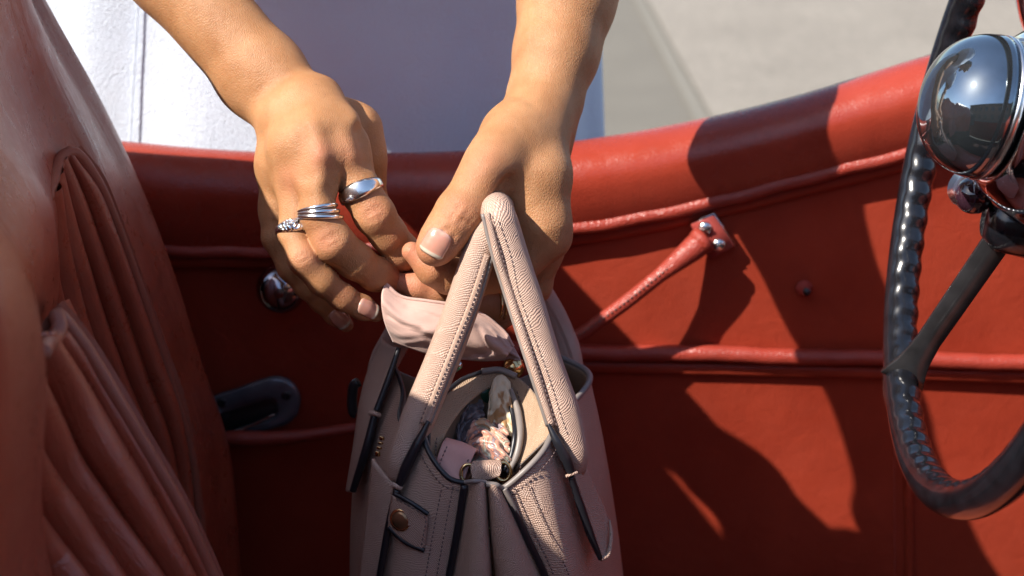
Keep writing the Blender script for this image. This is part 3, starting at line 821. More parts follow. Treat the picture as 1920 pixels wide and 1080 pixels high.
# flange, its dark painted edge and the stitches
fl = [(918, 478, .942), (893, 560, .932), (858, 650, .920), (820, 745, .905), (800, 795, .897)]
strip('handle_flange', [(a - 4, b, y) for a, b, y in fl], [.002, .0028, .0030, .0030, .0028], MAT['bag'])
strip('edge_binding', [(a + 5, b + 2, y + .0005) for a, b, y in fl], .0012, MAT['edgegrey'])
strip('edge_binding', [(804, 790, .8955), (780, 838, .8895), (760, 880, .886), (746, 914, .884)], [.0014, .0030, .0034, .0024], MAT['edge'])
fr_ = [(908, 400, .945), (925, 470, .936), (945, 535, .931), (972, 620, .920), (1000, 705, .909), (1030, 798, .899)]
strip('handle_flange', [(a + 5, b, y) for a, b, y in fr_], [.0018, .0026, .0028, .0028, .0026, .0022], MAT['bag'])
strip('edge_binding', [(a - 3, b + 1, y) for a, b, y in fr_], .0013, MAT['edgegrey'])
strip('edge_binding', [(1028, 795, .898), (1044, 828, .893), (1062, 862, .891), (1072, 890, .890)], [.0013, .0028, .0034, .0024], MAT['edge'])
stitches(PP([(a + 15, b + 3, y - .0055) for a, b, y in fr_], 8), .0030, .0018, .0008, (0, -1, .2), 'stitching', TS, bag)
stitches(PP([(a - 14, b, y - .0048) for a, b, y in fl], 8), .0030, .0018, .0007, (0, -1, .2), 'stitching', TS, bag)
# flat straps that carry the handles down the panels
def patch(name, left, right, lift, mat=None, th=.0022, edge=None, N_=40):
    a, b = PP(left, 8, N_), PP(right, 8, N_)
    rows = [a * (1 - q) + b * q + np.array([0, -1, .1]) * lift * math.sin(math.pi * q) ** .6 for q in np.linspace(0, 1, 14)]
    v, f, uv = grid(rows)
    o = mesh(name, v, f, [mat or MAT['bag'], MAT['bag'], MAT['bag']], bag, uv=uv)
    return solid(o, th, 0, 1, 2)
patch('handle_strap', [(700, 860, .905), (690, 960, .898), (676, 1080, .892), (664, 1200, .894)], [(744, 912, .886), (728, 990, .881), (712, 1080, .879), (694, 1200, .882)], .0022)
strip('edge_binding', [(744, 918, .8835), (728, 990, .8795), (712, 1080, .8775), (694, 1200, .8805)], .0022, MAT['edge'])
patch('handle_strap', [(1075, 890, .893), (1094, 950, .893), (1112, 1005, .892), (1128, 1046, .891)], [(1098, 880, .908), (1122, 930, .912), (1142, 985, .912), (1143, 1030, .904)], .0022)
strip('edge_binding', [(1070, 894, .891), (1089, 950, .8905), (1108, 1005, .8895), (1126, 1048, .889)], [.0018, .0026, .0026, .0016], MAT['edge'])
strip('strap_rim', [(1126, 1048, .889), (1140, 1040, .893), (1146, 1005, .902), (1143, 975, .909)], [.0016, .0014, .0012, .0006], MAT['bag'])
strip('strap_keeper', [(1062, 893, .889), (1072, 889, .8885), (1082, 886, .890)], .0011, MAT['bag'])
strip('strap_keeper', [(736, 908, .884), (744, 912, .8825), (752, 916, .883)], .0016, MAT['bag'])
# the far strap on the left side
patch('handle_strap', [(718, 636, 1.005), (692, 695, .995), (676, 755, .985), (664, 840, .972), (651, 918, .965)], [(748, 652, .975), (726, 712, .965), (704, 772, .957), (684, 850, .948), (660, 918, .950)], .004)
strip('edge_binding', [(748, 652, .972), (728, 712, .962), (706, 770, .953)], [.0016, .0022, .0022], MAT['edge'])
strip('edge_binding', [(702, 780, .953), (684, 850, .944), (662, 920, .944)], [.0024, .0028, .0024], MAT['edge'])
strip('strap_keeper', [(694, 774, .955), (704, 776, .951), (712, 779, .952)], .0016, MAT['bag'])
# tab with a snap button
patch('snap_tab', [(736, 928, .882), (733, 955, .880), (728, 986, .879)], [(802, 966, .8695), (800, 1000, .8685), (795, 1030, .868)], .0028)
strip('edge_binding', [(740, 926, .879), (770, 942, .872), (803, 964, .8675)], .0014, MAT['edge'])
strip('edge_binding', [(729, 988, .877), (760, 1016, .871), (796, 1032, .8665)], .0016, MAT['edge'])
stitches(PP([(742, 935, .8775), (770, 950, .8705), (797, 970, .8662), (794, 1000, .8655), (790, 1022, .865)], 8), .0030, .0018, .0007, (0, -1, 0), 'stitching', TS, bag)
sb = P(752, 975, .8735)
mesh('snap_button', *lathe([(-.002, .0068), (.0004, .0072), (.0014, .0062), (.0012, .0055)], sb, (-.35, -1, .25), 32)[:2], MAT['gold'], bag)
mesh('snap_face', *lathe([(0, .0058), (.0014, .0054), (.0022, .0036), (.0025, 0)], sb, (-.35, -1, .25), 32)[:2], plain('bronze', (.30, .17, .09), .3, .8), bag)
# small metal lettering seen edge-on
for k, (a, b) in enumerate(((716, 822), (713.5, 831), (711, 840), (708, 851))):
    mesh('metal_letter', *boxm(P(a, b, .927), (.0009, 0, .0002), (.0008, -.0006, 0), (0, 0, [.0012, .0008, .0009, .0017][k]), .0002)[:2], MAT['gold'], bag)
# clip at the far left side
cl_ = PP([(672, 716, 1.0), (663, 724, 1.0), (660, 750, 1.0), (662, 772, 1.0), (668, 776, 1.0)], 6, 30)
mesh('side_clip', *tube(cl_, .0034, 10)[:2], MAT['darkmetal'], bag)

# closing strap, folded over inside the opening, and its metal loops
def sheet_px(name, rows_px, mat, parent, th=.002, N_=24, M_=20, mats=None):
    rows = np.array([PP(r, 8, N_) for r in rows_px])
    cols = np.array([resample(spl(rows[:, j], 8), M_) for j in range(N_)]).transpose(1, 0, 2)
    v, f, uv = grid(cols)
    o = mesh(name, v, f, mats or mat, parent, uv=uv)
    if th: solid(o, th, 0)
    return o
sheet_px('closing_strap', [[(812, 886, .890), (842, 898, .886), (868, 906, .884)], [(822, 852, .896), (852, 868, .892), (878, 880, .890)], [(832, 828, .902), (864, 838, .898), (890, 850, .896)], [(840, 824, .908), (870, 833, .906), (896, 846, .904)], [(846, 836, .916), (874, 846, .914), (898, 860, .912)]], MAT['pinkleather'], bag)
stitches(PP([(820, 882, .8885), (832, 850, .8945), (842, 830, .9008)], 8), .0028, .0018, .0007, (0, -1, .5), 'stitching', TS, bag)
stitches(PP([(861, 898, .884), (872, 874, .8895), (884, 850, .8955)], 8), .0028, .0018, .0007, (0, -1, .5), 'stitching', TS, bag)
sheet_px('strap_loop', [[(886, 898, .880), (912, 900, .879), (938, 892, .880)], [(884, 878, .884), (912, 876, .881), (940, 874, .884)], [(888, 868, .890), (912, 866, .889), (938, 866, .890)], [(894, 872, .898), (914, 872, .898), (934, 872, .898)]], MAT['bag'], bag, .0025)
for (a, b, y) in ((878, 888, .886), (943, 884, .888)):
    c0 = P(a, b, y); tt = np.linspace(0, 2 * math.pi, 33)
    rg = c0 + np.stack([.0044 * np.cos(tt) , .0022 * np.sin(tt) , .0050 * np.sin(tt)], 1)
    mesh('metal_ring', *tube(rg, .0011, 10, caps=False)[:2], MAT['gold'], bag)
mesh('gusset_snap', *lathe([(-.002, .0038), (.0005, .0040), (.0012, .003), (.0014, 0)], P(921, 996, .872), (.8, -1, 0), 24)[:2], MAT['gold'], bag)
# zip end and fittings glimpsed behind the pocket
mesh('zip_pull', *tube(PP([(832, 704, .965), (846, 692, .965), (858, 684, .965)], 6), .0035, 12, roundcap=True)[:2], MAT['silver'], bag)
mesh('brass_fitting', *lathe([(-.006, .004), (-.004, .0065), (.002, .0072), (.006, .004), (.007, 0)], P(962, 688, .975), (-.8, -.5, .3), 24)[:2], MAT['gold'], bag)

# ---- things in the bag
def scarf_mat():
    m, nt, b = new_mat('printed silk')
    co = mapped(nt)
    n0 = N(nt, 'ShaderNodeTexNoise', Scale=70, Detail=2, Distortion=1.5); nt.links.new(co, n0.inputs['Vector'])
    cr = nt.nodes.new('ShaderNodeValToRGB'); nt.links.new(n0.outputs[0], cr.inputs[0])
    el = cr.color_ramp.elements
    el[0].position, el[0].color = .30, (.30, .24, .26, 1)
    el[1].position, el[1].color = .72, (.45, .30, .18, 1)
    for p, c in ((.40, (.16, .10, .10, 1)), (.43, (.50, .20, .12, 1)), (.52, (.55, .30, .22, 1)), (.56, (.10, .06, .05, 1)), (.58, (.40, .42, .33, 1)), (.66, (.48, .25, .12, 1))):
        e = el.new(p); e.color = c
    nt.links.new(cr.outputs[0], b.inputs['Base Color'])
    b.inputs['Roughness'].default_value = .38
    b.inputs['Sheen Weight'].default_value = .3
    return m
scarf = thing('scarf', 'silk scarf with floral print crumpled inside the open bag', 'scarf', P(910, 860, .92))
MAT['silk'] = scarf_mat()
def crumple(rows_px, name, mat, parent, amp, seed, N_=40, M_=30, th=.0006):
    rows = np.array([PP(r, 8, N_) for r in rows_px])
    cols = np.array([resample(spl(rows[:, j], 8), M_) for j in range(N_)]).transpose(1, 0, 2)
    r = np.random.default_rng(seed)
    u, v_ = np.meshgrid(np.linspace(0, 1, N_), np.linspace(0, 1, M_))
    h = np.zeros_like(u)
    for k in range(9):
        a, b2, ph = r.normal(0, 3.2), r.normal(0, 3.2), r.uniform(0, 6.28)
        h += np.abs(np.sin(a * u * 2.2 + b2 * v_ * 2.2 + ph)) * r.uniform(.4, 1)
    h = (h - h.mean()) / h.std()
    cols = cols + h[..., None] * amp * np.array([.3, -1, .5])
    v, f, uv = grid(cols)
    return solid(mesh(name, v, f, mat, parent, uv=uv), th, 0)
crumple([[(868, 850, .915), (880, 800, .925), (900, 784, .93), (922, 790, .93), (950, 800, .928)],
         [(868, 880, .905), (885, 840, .912), (905, 820, .915), (930, 822, .915), (955, 830, .915)],
         [(872, 905, .90), (890, 880, .902), (912, 865, .902), (935, 862, .902), (958, 868, .902)]], 'fold', MAT['silk'], scarf, .0016, 4)
m, ntk, bk = new_mat('cream printed silk')
cok = mapped(ntk); nk = N(ntk, 'ShaderNodeTexNoise', Scale=45, Detail=1, Distortion=2.0); ntk.links.new(cok, nk.inputs['Vector'])
ntk.links.new(mixcol(ntk, ramp(ntk, nk.outputs[0], .47, .53), (.60, .52, .38), (.36, .20, .09)), bk.inputs['Base Color']); bk.inputs['Roughness'].default_value = .4
crumple([[(918, 745, .940), (925, 712, .948), (942, 702, .95), (957, 716, .948)], [(914, 785, .932), (926, 770, .934), (942, 765, .935), (960, 768, .934)], [(916, 830, .925), (930, 818, .925), (945, 815, .925), (964, 820, .924)]], 'fold', m, scarf, .0009, 9)
gb = P(905, 735, .955)
bot = thing('bottle', 'dark green bottle cap deep inside the handbag', 'bottle', gb)
mesh('cap', *lathe([(-.02, .0068), (-.002, .0072), (.004, .0072), (.0062, .0060), (.007, 0)], gb, (-.15, -.35, 1), 28)[:2], plain('dark green plastic', (.012, .06, .035), .3), bot)
mesh('neck', *lathe([(-.045, .011), (-.03, .010), (-.022, .006), (-.018, .006)], gb, (-.15, -.35, 1), 28)[:2], plain('green glass', (.02, .08, .05), .1), bot)
pouch = crumple([[(858, 800, .926), (868, 770, .936), (885, 752, .942), (905, 750, .945)], [(856, 830, .92), (870, 800, .928), (888, 782, .933), (908, 776, .936)], [(858, 860, .912), (874, 832, .918), (892, 812, .922), (912, 806, .925)]], 'pouch', plain('dark lavender nylon', (.12, .10, .11), .25), None, .0014, 12)
tag(pouch, 'shiny dark grey pouch tucked behind the printed scarf', 'pouch')

# ---- pale pink cloth pinched between the fingers above the bag
m, ntl, bl = new_mat('pale pink cotton')
col_ = mapped(ntl, True)
nn_ = N(ntl, 'ShaderNodeTexNoise', Scale=60, Detail=5); ntl.links.new(col_, nn_.inputs['Vector'])
ntl.links.new(mixcol(ntl, ramp(ntl, nn_.outputs[0], .3, .7), (.50, .325, .275), (.56, .37, .315)), bl.inputs['Base Color'])
bl.inputs['Roughness'].default_value = .8; bl.inputs['Sheen Weight'].default_value = .2
nw = N(ntl, 'ShaderNodeTexNoise', Scale=900, Detail=2); ntl.links.new(col_, nw.inputs['Vector'])
pb = bump(ntl, bl, nw.outputs[0], .25, .0004)
nc = N(ntl, 'ShaderNodeTexNoise', Scale=35, Detail=3, Distortion=1.0); ntl.links.new(mapped(ntl, True, (1, 4, 1)), nc.inputs['Vector'])
bump(ntl, bl, nc.outputs[0], .3, .002, pb)
MAT['cloth'] = m
cloth = thing('cloth', 'pale pink cloth flap pinched in the fingers above the open bag', 'cloth', P(840, 640, .96))
def clothsheet(rows_px, name, folds, N_=70, M_=34, th=.0009):
    rows = np.array([PP(r, 8, N_) for r in rows_px])
    cols = np.array([resample(spl(rows[:, j], 8), M_) for j in range(N_)]).transpose(1, 0, 2)
    u, v_ = np.meshgrid(np.linspace(0, 1, N_), np.linspace(0, 1, M_))
    h = np.zeros_like(u)
    for (u0, v0, u1, v1, wd, amp) in folds:
        d = np.array([u1 - u0, v1 - v0]); L2 = d @ d
        t = np.clip(((u - u0) * d[0] + (v_ - v0) * d[1]) / L2, 0, 1)
        q = (u - u0 - t * d[0]) ** 2 + (v_ - v0 - t * d[1]) ** 2
        h += amp * np.exp(-q / wd ** 2)
    cols = cols + h[..., None] * np.array([.1, -1, .45])
    v, f, uv = grid(cols)
    return solid(mesh(name, v, f, MAT['cloth'], cloth, uv=uv), th, 0)
clothsheet([[(722, 530, .968), (752, 556, .966), (800, 564, .966), (850, 572, .968), (905, 590, .972), (945, 622, .972), (962, 650, .968)],
            [(715, 556, .960), (752, 580, .957), (800, 590, .956), (850, 600, .958), (900, 615, .962), (938, 640, .964), (958, 658, .962)],
            [(720, 600, .957), (756, 618, .954), (800, 628, .953), (850, 638, .956), (895, 645, .958), (930, 655, .96), (952, 666, .96)],
            [(737, 641, .962), (768, 652, .960), (805, 664, .959), (850, 672, .962), (890, 676, .964), (925, 676, .965), (945, 674, .965)]], 'front_layer',
           [(.02, .30, .5, .62, .06, .0022), (.3, .55, .75, .8, .06, -.0018), (.1, .75, .55, .35, .07, .0015), (.55, .2, .95, .55, .07, .002), (.0, .06, 1, .06, .03, .0010), (.65, .95, .98, .5, .05, -.0016), (.05, .45, .3, .5, .02, -.0012), (.2, .2, .45, .3, .025, -.0012), (.4, .85, .7, .75, .025, .0012), (.7, .3, .85, .6, .03, -.0014), (.12, .9, .3, .7, .03, .0012), (.5, .4, .6, .7, .03, .001), (.8, .2, .95, .3, .025, .0014)])
clothsheet([[(835, 565, .985), (880, 582, .985), (915, 596, .984), (950, 630, .982), (972, 668, .976)],
            [(845, 600, .985), (890, 620, .984), (930, 640, .980), (960, 660, .976), (975, 672, .972)],
            [(850, 660, .985), (890, 672, .982), (930, 676, .978), (955, 676, .974), (976, 676, .97)]], 'back_layer',
           [(.1, .3, .9, .6, .08, .002)])
strip('hem', [(722, 530, .967), (752, 556, .9645), (800, 564, .9645), (850, 572, .9665), (905, 590, .9705), (945, 622, .9705), (962, 650, .9665)], .0011, MAT['cloth'], 8, 60, 1.0, None, cloth)
# ================================================================== the person
def seg_d(p, a, b):
    ab = b - a
    t = np.clip(((p - a) @ ab) / (ab @ ab + 1e-12), 0, 1)
    return np.linalg.norm(p - a - t[:, None] * ab, axis=1), t
def smin(a, b, k):
    h = np.maximum(k - np.abs(a - b), 0) / k
    return np.minimum(a, b) - h * h * k * .25
class Flesh:
    """smooth blend of tapered limbs; chains in 'base' melt together, each finger melts only into the base"""
    def __init__(s): s.base = []; s.fingers = []; s.sculpt = []; s.kb = .012; s.kf = .004; s.kw = .009
    def d(s, p):
        p = np.asarray(p, float)
        D = None
        for a, b, ra, rb in s.base:
            q, t = seg_d(p, a, b)
            q -= ra + (rb - ra) * t
            D = q if D is None else smin(D, q, s.kb)
        R = D
        for fg in s.fingers:
            Fd = None
            for a, b, ra, rb in fg:
                q, t = seg_d(p, a, b)
                q -= ra + (rb - ra) * t
                Fd = q if Fd is None else smin(Fd, q, s.kf)
            R = np.minimum(R, smin(D, Fd, s.kw))
        for a, b, amp, wd in s.sculpt:
            m = np.all((p > np.minimum(a, b) - 3 * wd) & (p < np.maximum(a, b) + 3 * wd), axis=1)
            if m.any():
                q, _ = seg_d(p[m], a, b)
                R[m] -= amp * np.exp(-(q / wd) ** 2)
        return R
    def grad(s, p, e=4e-4):
        g = np.stack([s.d(p + np.eye(3)[k] * e) - s.d(p - np.eye(3)[k] * e) for k in range(3)], 1)
        return nrm(g)
def nodes(px, dy=0.0):
    """(px, py, y, radius px) -> chain of tapered limbs"""
    q = [(P(a, b, y), r * M(a, b, y)) for a, b, y, r in [(a_, b_, y_ + dy, r_) for a_, b_, y_, r_ in px]]
    return [(q[i][0], q[i + 1][0], q[i][1], q[i + 1][1]) for i in range(len(q) - 1)]
def polygonise(F, lo, hi, h, B=4, keep=None):
    """surface nets on a grid refined only near the surface"""
    lo = np.asarray(lo); n = np.ceil((np.asarray(hi) - lo) / (h * B)).astype(int)
    ii = np.stack(np.meshgrid(*[np.arange(k) for k in n], indexing='ij'), -1).reshape(-1, 3)
    cc = lo + (ii + .5) * h * B
    cd_ = np.concatenate([F.d(c) for c in np.array_split(cc, max(1, len(cc) // 200000))])
    act = np.abs(cd_) < h * B * 1.0 + .002
    G = np.repeat(np.repeat(np.repeat(cd_.reshape(n), B, 0), B, 1), B, 2).astype(np.float32)
    sub = np.stack(np.meshgrid(*[np.arange(B)] * 3, indexing='ij'), -1).reshape(-1, 3)
    gi = (ii[act][:, None] * B + sub[None]).reshape(-1, 3)
    val = np.concatenate([F.d(lo + g * h) for g in np.array_split(gi, max(1, len(gi) // 200000))])
    G[gi[:, 0], gi[:, 1], gi[:, 2]] = val
    S = G < 0
    nx, ny, nz = S.shape
    cnt = sum(S[dx:nx - 1 + dx, dy:ny - 1 + dy, dz:nz - 1 + dz].astype(np.int8) for dx in (0, 1) for dy in (0, 1) for dz in (0, 1))
    cells = np.argwhere((cnt > 0) & (cnt < 8))
    idx = -np.ones((nx - 1, ny - 1, nz - 1), np.int64)
    idx[cells[:, 0], cells[:, 1], cells[:, 2]] = np.arange(len(cells))
    acc = np.zeros((len(cells), 3)); num = np.zeros(len(cells))
    cor = [(0, 0, 0), (1, 0, 0), (0, 1, 0), (1, 1, 0), (0, 0, 1), (1, 0, 1), (0, 1, 1), (1, 1, 1)]
    for i, j in ((0, 1), (2, 3), (4, 5), (6, 7), (0, 2), (1, 3), (4, 6), (5, 7), (0, 4), (1, 5), (2, 6), (3, 7)):
        a, b = np.array(cor[i]), np.array(cor[j])
        ca, cb = cells + a, cells + b
        da, db = G[ca[:, 0], ca[:, 1], ca[:, 2]], G[cb[:, 0], cb[:, 1], cb[:, 2]]
        m = (da < 0) != (db < 0)
        t = (da[m] / (da[m] - db[m]))[:, None]
        acc[m] += ca[m] + t * (cb[m] - ca[m]); num[m] += 1
    V = lo + acc / num[:, None] * h
    Q = []
    for ax_ in range(3):
        o1, o2 = [(1, 2), (2, 0), (0, 1)][ax_]
        e = np.zeros(3, int); e[ax_] = 1
        s0 = S[tuple(slice(0, d - e[k]) for k, d in enumerate(S.shape))]
        s1 = S[tuple(slice(e[k], d) for k, d in enumerate(S.shape))]
        g = np.argwhere(s0 != s1)
        g = g[(g[:, o1] > 0) & (g[:, o2] > 0) & (g[:, o1] < S.shape[o1] - 1) & (g[:, o2] < S.shape[o2] - 1)]
        sg = S[g[:, 0], g[:, 1], g[:, 2]]
        u1 = np.zeros(3, int); u1[o1] = 1; u2 = np.zeros(3, int); u2[o2] = 1
        def I(c): return idx[c[:, 0], c[:, 1], c[:, 2]]
        q = np.stack([I(g - u1 - u2), I(g - u2), I(g), I(g - u1)], 1)
        q[~sg] = q[~sg][:, ::-1]
        Q.append(q[(q >= 0).all(1)])
    return V, np.vstack(Q)

# ---- right arm and hand (on the left of the picture): palm turned down, fingers reaching to the cloth
DYR = .011
RH = Flesh()
RH.base += nodes([(20, -400, 1.135, 104), (190, -205, 1.11, 98), (330, -52, 1.085, 76), (502, 132, 1.045, 64), (572, 196, 1.022, 52)], DYR)
RH.base += nodes([(20, -400, 1.135, 104), (180, -200, 1.115, 98), (312, -66, 1.09, 76), (478, 150, 1.048, 64), (532, 222, 1.026, 50)], DYR)
RH.base += nodes([(600, 188, 1.018, 44), (642, 252, .992, 40), (655, 296, .984, 37)], DYR)
RH.base += nodes([(572, 205, 1.010, 44), (590, 255, .985, 42), (602, 300, .973, 37)], DYR)
RH.base += nodes([(545, 218, 1.010, 44), (550, 280, .986, 42), (556, 345, .978, 36)], DYR)
RH.base += nodes([(528, 232, 1.016, 43), (523, 310, 1.0, 38), (522, 392, .994, 32)], DYR)
RH.base += nodes([(612, 205, 1.045, 38), (664, 245, 1.030, 46), (682, 300, 1.022, 38)], DYR)          # ball of the thumb
RH.base += nodes([(560, 260, 1.035, 50), (600, 320, 1.015, 40), (560, 350, 1.012, 34)], DYR)           # palm
RH.fingers = [nodes([(650, 288, .986, 36), (676, 358, .974, 37), (702, 402, .969, 38), (727, 438, .972, 34), (752, 470, .977, 33), (786, 506, .988, 22)], DYR),
              nodes([(602, 300, .974, 36), (598, 350, .963, 35), (597, 400, .955, 35), (624, 454, .950, 38), (666, 489, .956, 34), (704, 514, .963, 31), (746, 531, .975, 21)], DYR),
              nodes([(556, 345, .978, 34), (550, 438, .957, 28), (568, 486, .944, 27), (604, 527, .944, 26), (643, 558, .948, 24), (680, 577, .953, 22), (705, 589, .957, 15)], DYR),
              nodes([(522, 392, .994, 32), (520, 445, .984, 28), (548, 502, .977, 26), (578, 535, .977, 25), (605, 562, .979, 24), (630, 589, .982, 21), (649, 609, .985, 14)], DYR),
              nodes([(682, 292, 1.022, 38), (690, 335, 1.025, 32), (700, 385, 1.035, 29), (712, 430, 1.048, 22)], DYR)]
def on(F, px, py, y0=.90):
    """first point of the flesh seen at that pixel"""
    t = np.linspace(y0, 1.2, 1200)
    d = ray(px, py)
    pts = CAM + d * (t / d[1])[:, None]
    v = F.d(pts)
    k = np.argmax(v < 0)
    return pts[k] if (v < 0).any() else pts[np.argmin(v)]
RS = []
def line(F, pts, amp, wd):
    q = [on(F, a, b) for a, b in pts]
    return [(q[i], q[i + 1], amp, wd) for i in range(len(q) - 1)]
RS += line(RH, [(645, 252), (655, 292)], .0008, .005) + line(RH, [(590, 235), (600, 290)], .0009, .0045) + line(RH, [(548, 255), (554, 330)], .0007, .005)
RS += line(RH, [(601, 286), (602, 292)], .0013, .008) + line(RH, [(552, 332), (553, 338)], .0011, .008) + line(RH, [(652, 283), (654, 290)], .0009, .008)
RS += line(RH, [(628, 320), (622, 355), (634, 384)], -.0016, .006) + line(RH, [(575, 340), (568, 390)], -.0014, .006) + line(RH, [(530, 360), (530, 420)], -.0018, .006)
RS += line(RH, [(622, 255), (628, 300)], -.0010, .006)
RS += line(RH, [(668, 205), (682, 250), (690, 300)], -.0030, .006)                                    # hollow beside the thumb
def wrinkles(F, px, py, dx, dy, r, n=3, gap=7, amp=-.0005, wd=.0015):
    o = []
    L = math.hypot(dx, dy); dx, dy = dx / L, dy / L
    for k in range(n):
        q = (k - (n - 1) / 2) * gap
        pts = [(px + dx * (q + c * abs(c) * 0) - dy * r * w_ + dx * (2.5 * (1 - w_ * w_ * 4)) * (1 if q > 0 else -1), py + dy * q + dx * r * w_ + dy * (2.5 * (1 - w_ * w_ * 4)) * (1 if q > 0 else -1)) for w_, c in ((-.5, 0), (-.2, 0), (.2, 0), (.5, 0))]
        o += line(F, pts, amp * (1 - .25 * abs(k - (n - 1) / 2)), wd)
    return o
RS += wrinkles(RH, 702, 400, 26, 42, 38) + wrinkles(RH, 622, 450, 24, 45, 38) + wrinkles(RH, 567, 484, 24, 46, 26, 2) + wrinkles(RH, 752, 470, 50, 60, 30, 2, 7, -.0004)
RH.sculpt = RS

# ---- left arm and hand (on the right): thumb forward, fingers closed through the handles
LH = Flesh()
LH.base += nodes([(1150, -430, 1.165, 100), (1108, -180, 1.140, 98), (1062, 0, 1.098, 84), (1042, 100, 1.070, 72), (1020, 185, 1.046, 61)])
LH.base += nodes([(1150, -430, 1.185, 100), (1108, -180, 1.160, 95), (1064, 0, 1.116, 80), (1044, 100, 1.086, 68), (1022, 185, 1.060, 58)])
LH.base += nodes([(1020, 185, 1.050, 60), (1008, 240, 1.028, 56), (1012, 330, 1.000, 54), (1022, 420, .987, 43), (1027, 446, .986, 38)])
LH.base += nodes([(1022, 200, 1.054, 56), (1010, 260, 1.043, 54), (1012, 370, 1.026, 48), (1016, 468, 1.014, 38)])
LH.base += nodes([(1018, 240, 1.056, 44), (1005, 400, 1.044, 42), (1000, 488, 1.034, 34)])
LH.base += nodes([(985, 260, 1.014, 55), (978, 340, .999, 50), (988, 415, .994, 44)])
LH.base += nodes([(996, 218, 1.030, 52), (960, 255, 1.010, 52), (922, 306, .986, 49)])               # ball of the thumb
LH.kw = .008
LH.fingers = [nodes([(930, 296, .990, 48), (900, 340, .976, 45), (862, 402, .962, 47), (840, 432, .955, 42), (822, 456, .950, 38), (814, 466, .948, 33)]),
              nodes([(1027, 446, .986, 37), (985, 482, .982, 38), (930, 510, .980, 37), (880, 524, .977, 36), (840, 516, .970, 34), (812, 502, .966, 32), (772, 472, .968, 19)]),
              nodes([(1016, 468, 1.014, 37), (1000, 535, 1.012, 34), (930, 572, 1.000, 34), (870, 562, .990, 30), (820, 546, .984, 30), (785, 536, .982, 26), (752, 530, .981, 19)]),
              nodes([(1000, 488, 1.034, 33), (985, 562, 1.030, 31), (930, 592, 1.022, 28), (870, 582, 1.010, 27), (830, 570, 1.005, 22)]),
              nodes([(985, 480, 1.050, 30), (965, 560, 1.045, 27), (910, 585, 1.035, 24), (870, 580, 1.028, 20)])]
LS = []
LS += line(LH, [(955, 340), (945, 352), (930, 372)], -.0035, .0045)                                     # web fold of the thumb
LS += line(LH, [(905, 305), (912, 312)], .0014, .008)
LS += wrinkles(LH, 862, 402, -38, 55, 48, 4, 8, -.0007, .0016)
LS += line(LH, [(826, 436), (842, 428), (852, 442), (846, 462)], -.0005, .0015)
LS += line(LH, [(858, 398), (866, 404)], .0008, .005)
LS += line(LH, [(960, 180), (1000, 196)], -.0006, .004) + line(LH, [(1000, 380), (1020, 430)], .0010, .008)
LS += line(LH, [(955, 400), (985, 440)], .0012, .010) + line(LH, [(830, 520), (826, 545)], -.0008, .002)
LH.sculpt = LS

person = thing('person', 'person in a white dress leaning over the car door with silver rings on the fingers', 'person', (-.19, 1.47, 0))
# rest of the body, mostly out of the picture: shoulders, trunk, head and legs
BD = Flesh(); BD.kb = .05
def lim(*q): return [(np.array(q[i][:3]), np.array(q[i + 1][:3]), q[i][3], q[i + 1][3]) for i in range(len(q) - 1)]
er, eler = P(20, -400, 1.146), P(1150, -430, 1.175)
shR, shL = np.array([-.385, 1.20, 1.45]), np.array([.05, 1.19, 1.46])
rE = 104 * M(20, -400, 1.135)
BD.base += [(er + (P(190, -205, 1.121) - er) * .25, er, rE * .96, rE * .98), (er, shR, rE, .050), (eler + (P(1108, -180, 1.15) - eler) * .25, eler, rE * .96, rE * .98), (eler, shL, rE, .050)]
BD.base += lim((-.34, 1.25, 1.44, .06), (-.18, 1.30, 1.44, .08), (-.01, 1.24, 1.44, .06))
BD.base += lim((-.27, 1.37, 1.34, .085), (-.27, 1.45, 1.12, .085), (-.28, 1.51, .95, .11)) + lim((-.09, 1.37, 1.34, .085), (-.10, 1.45, 1.12, .085), (-.10, 1.51, .95, .11))
BD.base += lim((-.18, 1.26, 1.49, .052), (-.17, 1.16, 1.58, .050), (-.17, 1.10, 1.64, .075), (-.17, 1.09, 1.70, .088))          # neck, skull
BD.base += lim((-.17, 1.05, 1.62, .055), (-.17, 1.02, 1.575, .038)) + lim((-.17, 1.005, 1.66, .014), (-.17, .985, 1.625, .016))  # jaw, nose
BD.base += lim((-.29, 1.48, .90, .095), (-.28, 1.48, .50, .058), (-.28, 1.50, .12, .038), (-.28, 1.49, .045, .040)) + lim((-.28, 1.49, .045, .036), (-.28, 1.34, .025, .028))
BD.base += lim((-.09, 1.48, .90, .095), (-.10, 1.48, .50, .058), (-.10, 1.50, .12, .038), (-.10, 1.49, .045, .040)) + lim((-.10, 1.49, .045, .036), (-.10, 1.34, .025, .028))
BD.kb = .03
VV, FF, n0 = [], [], 0
H_FINE = .00108
for F_, lo, hi, hh in ((RH, (-.312, .90, .78), (-.03, 1.19, 1.16), H_FINE), (LH, (-.075, .90, .78), (.10, 1.225, 1.15), H_FINE), (BD, (-.55, .85, -.02), (.25, 1.70, 1.85), .011)):
    v, f = polygonise(F_, lo, hi, hh)
    VV.append(v); FF.append(f + n0); n0 += len(v)
V_, F_all = np.vstack(VV), np.vstack(FF)
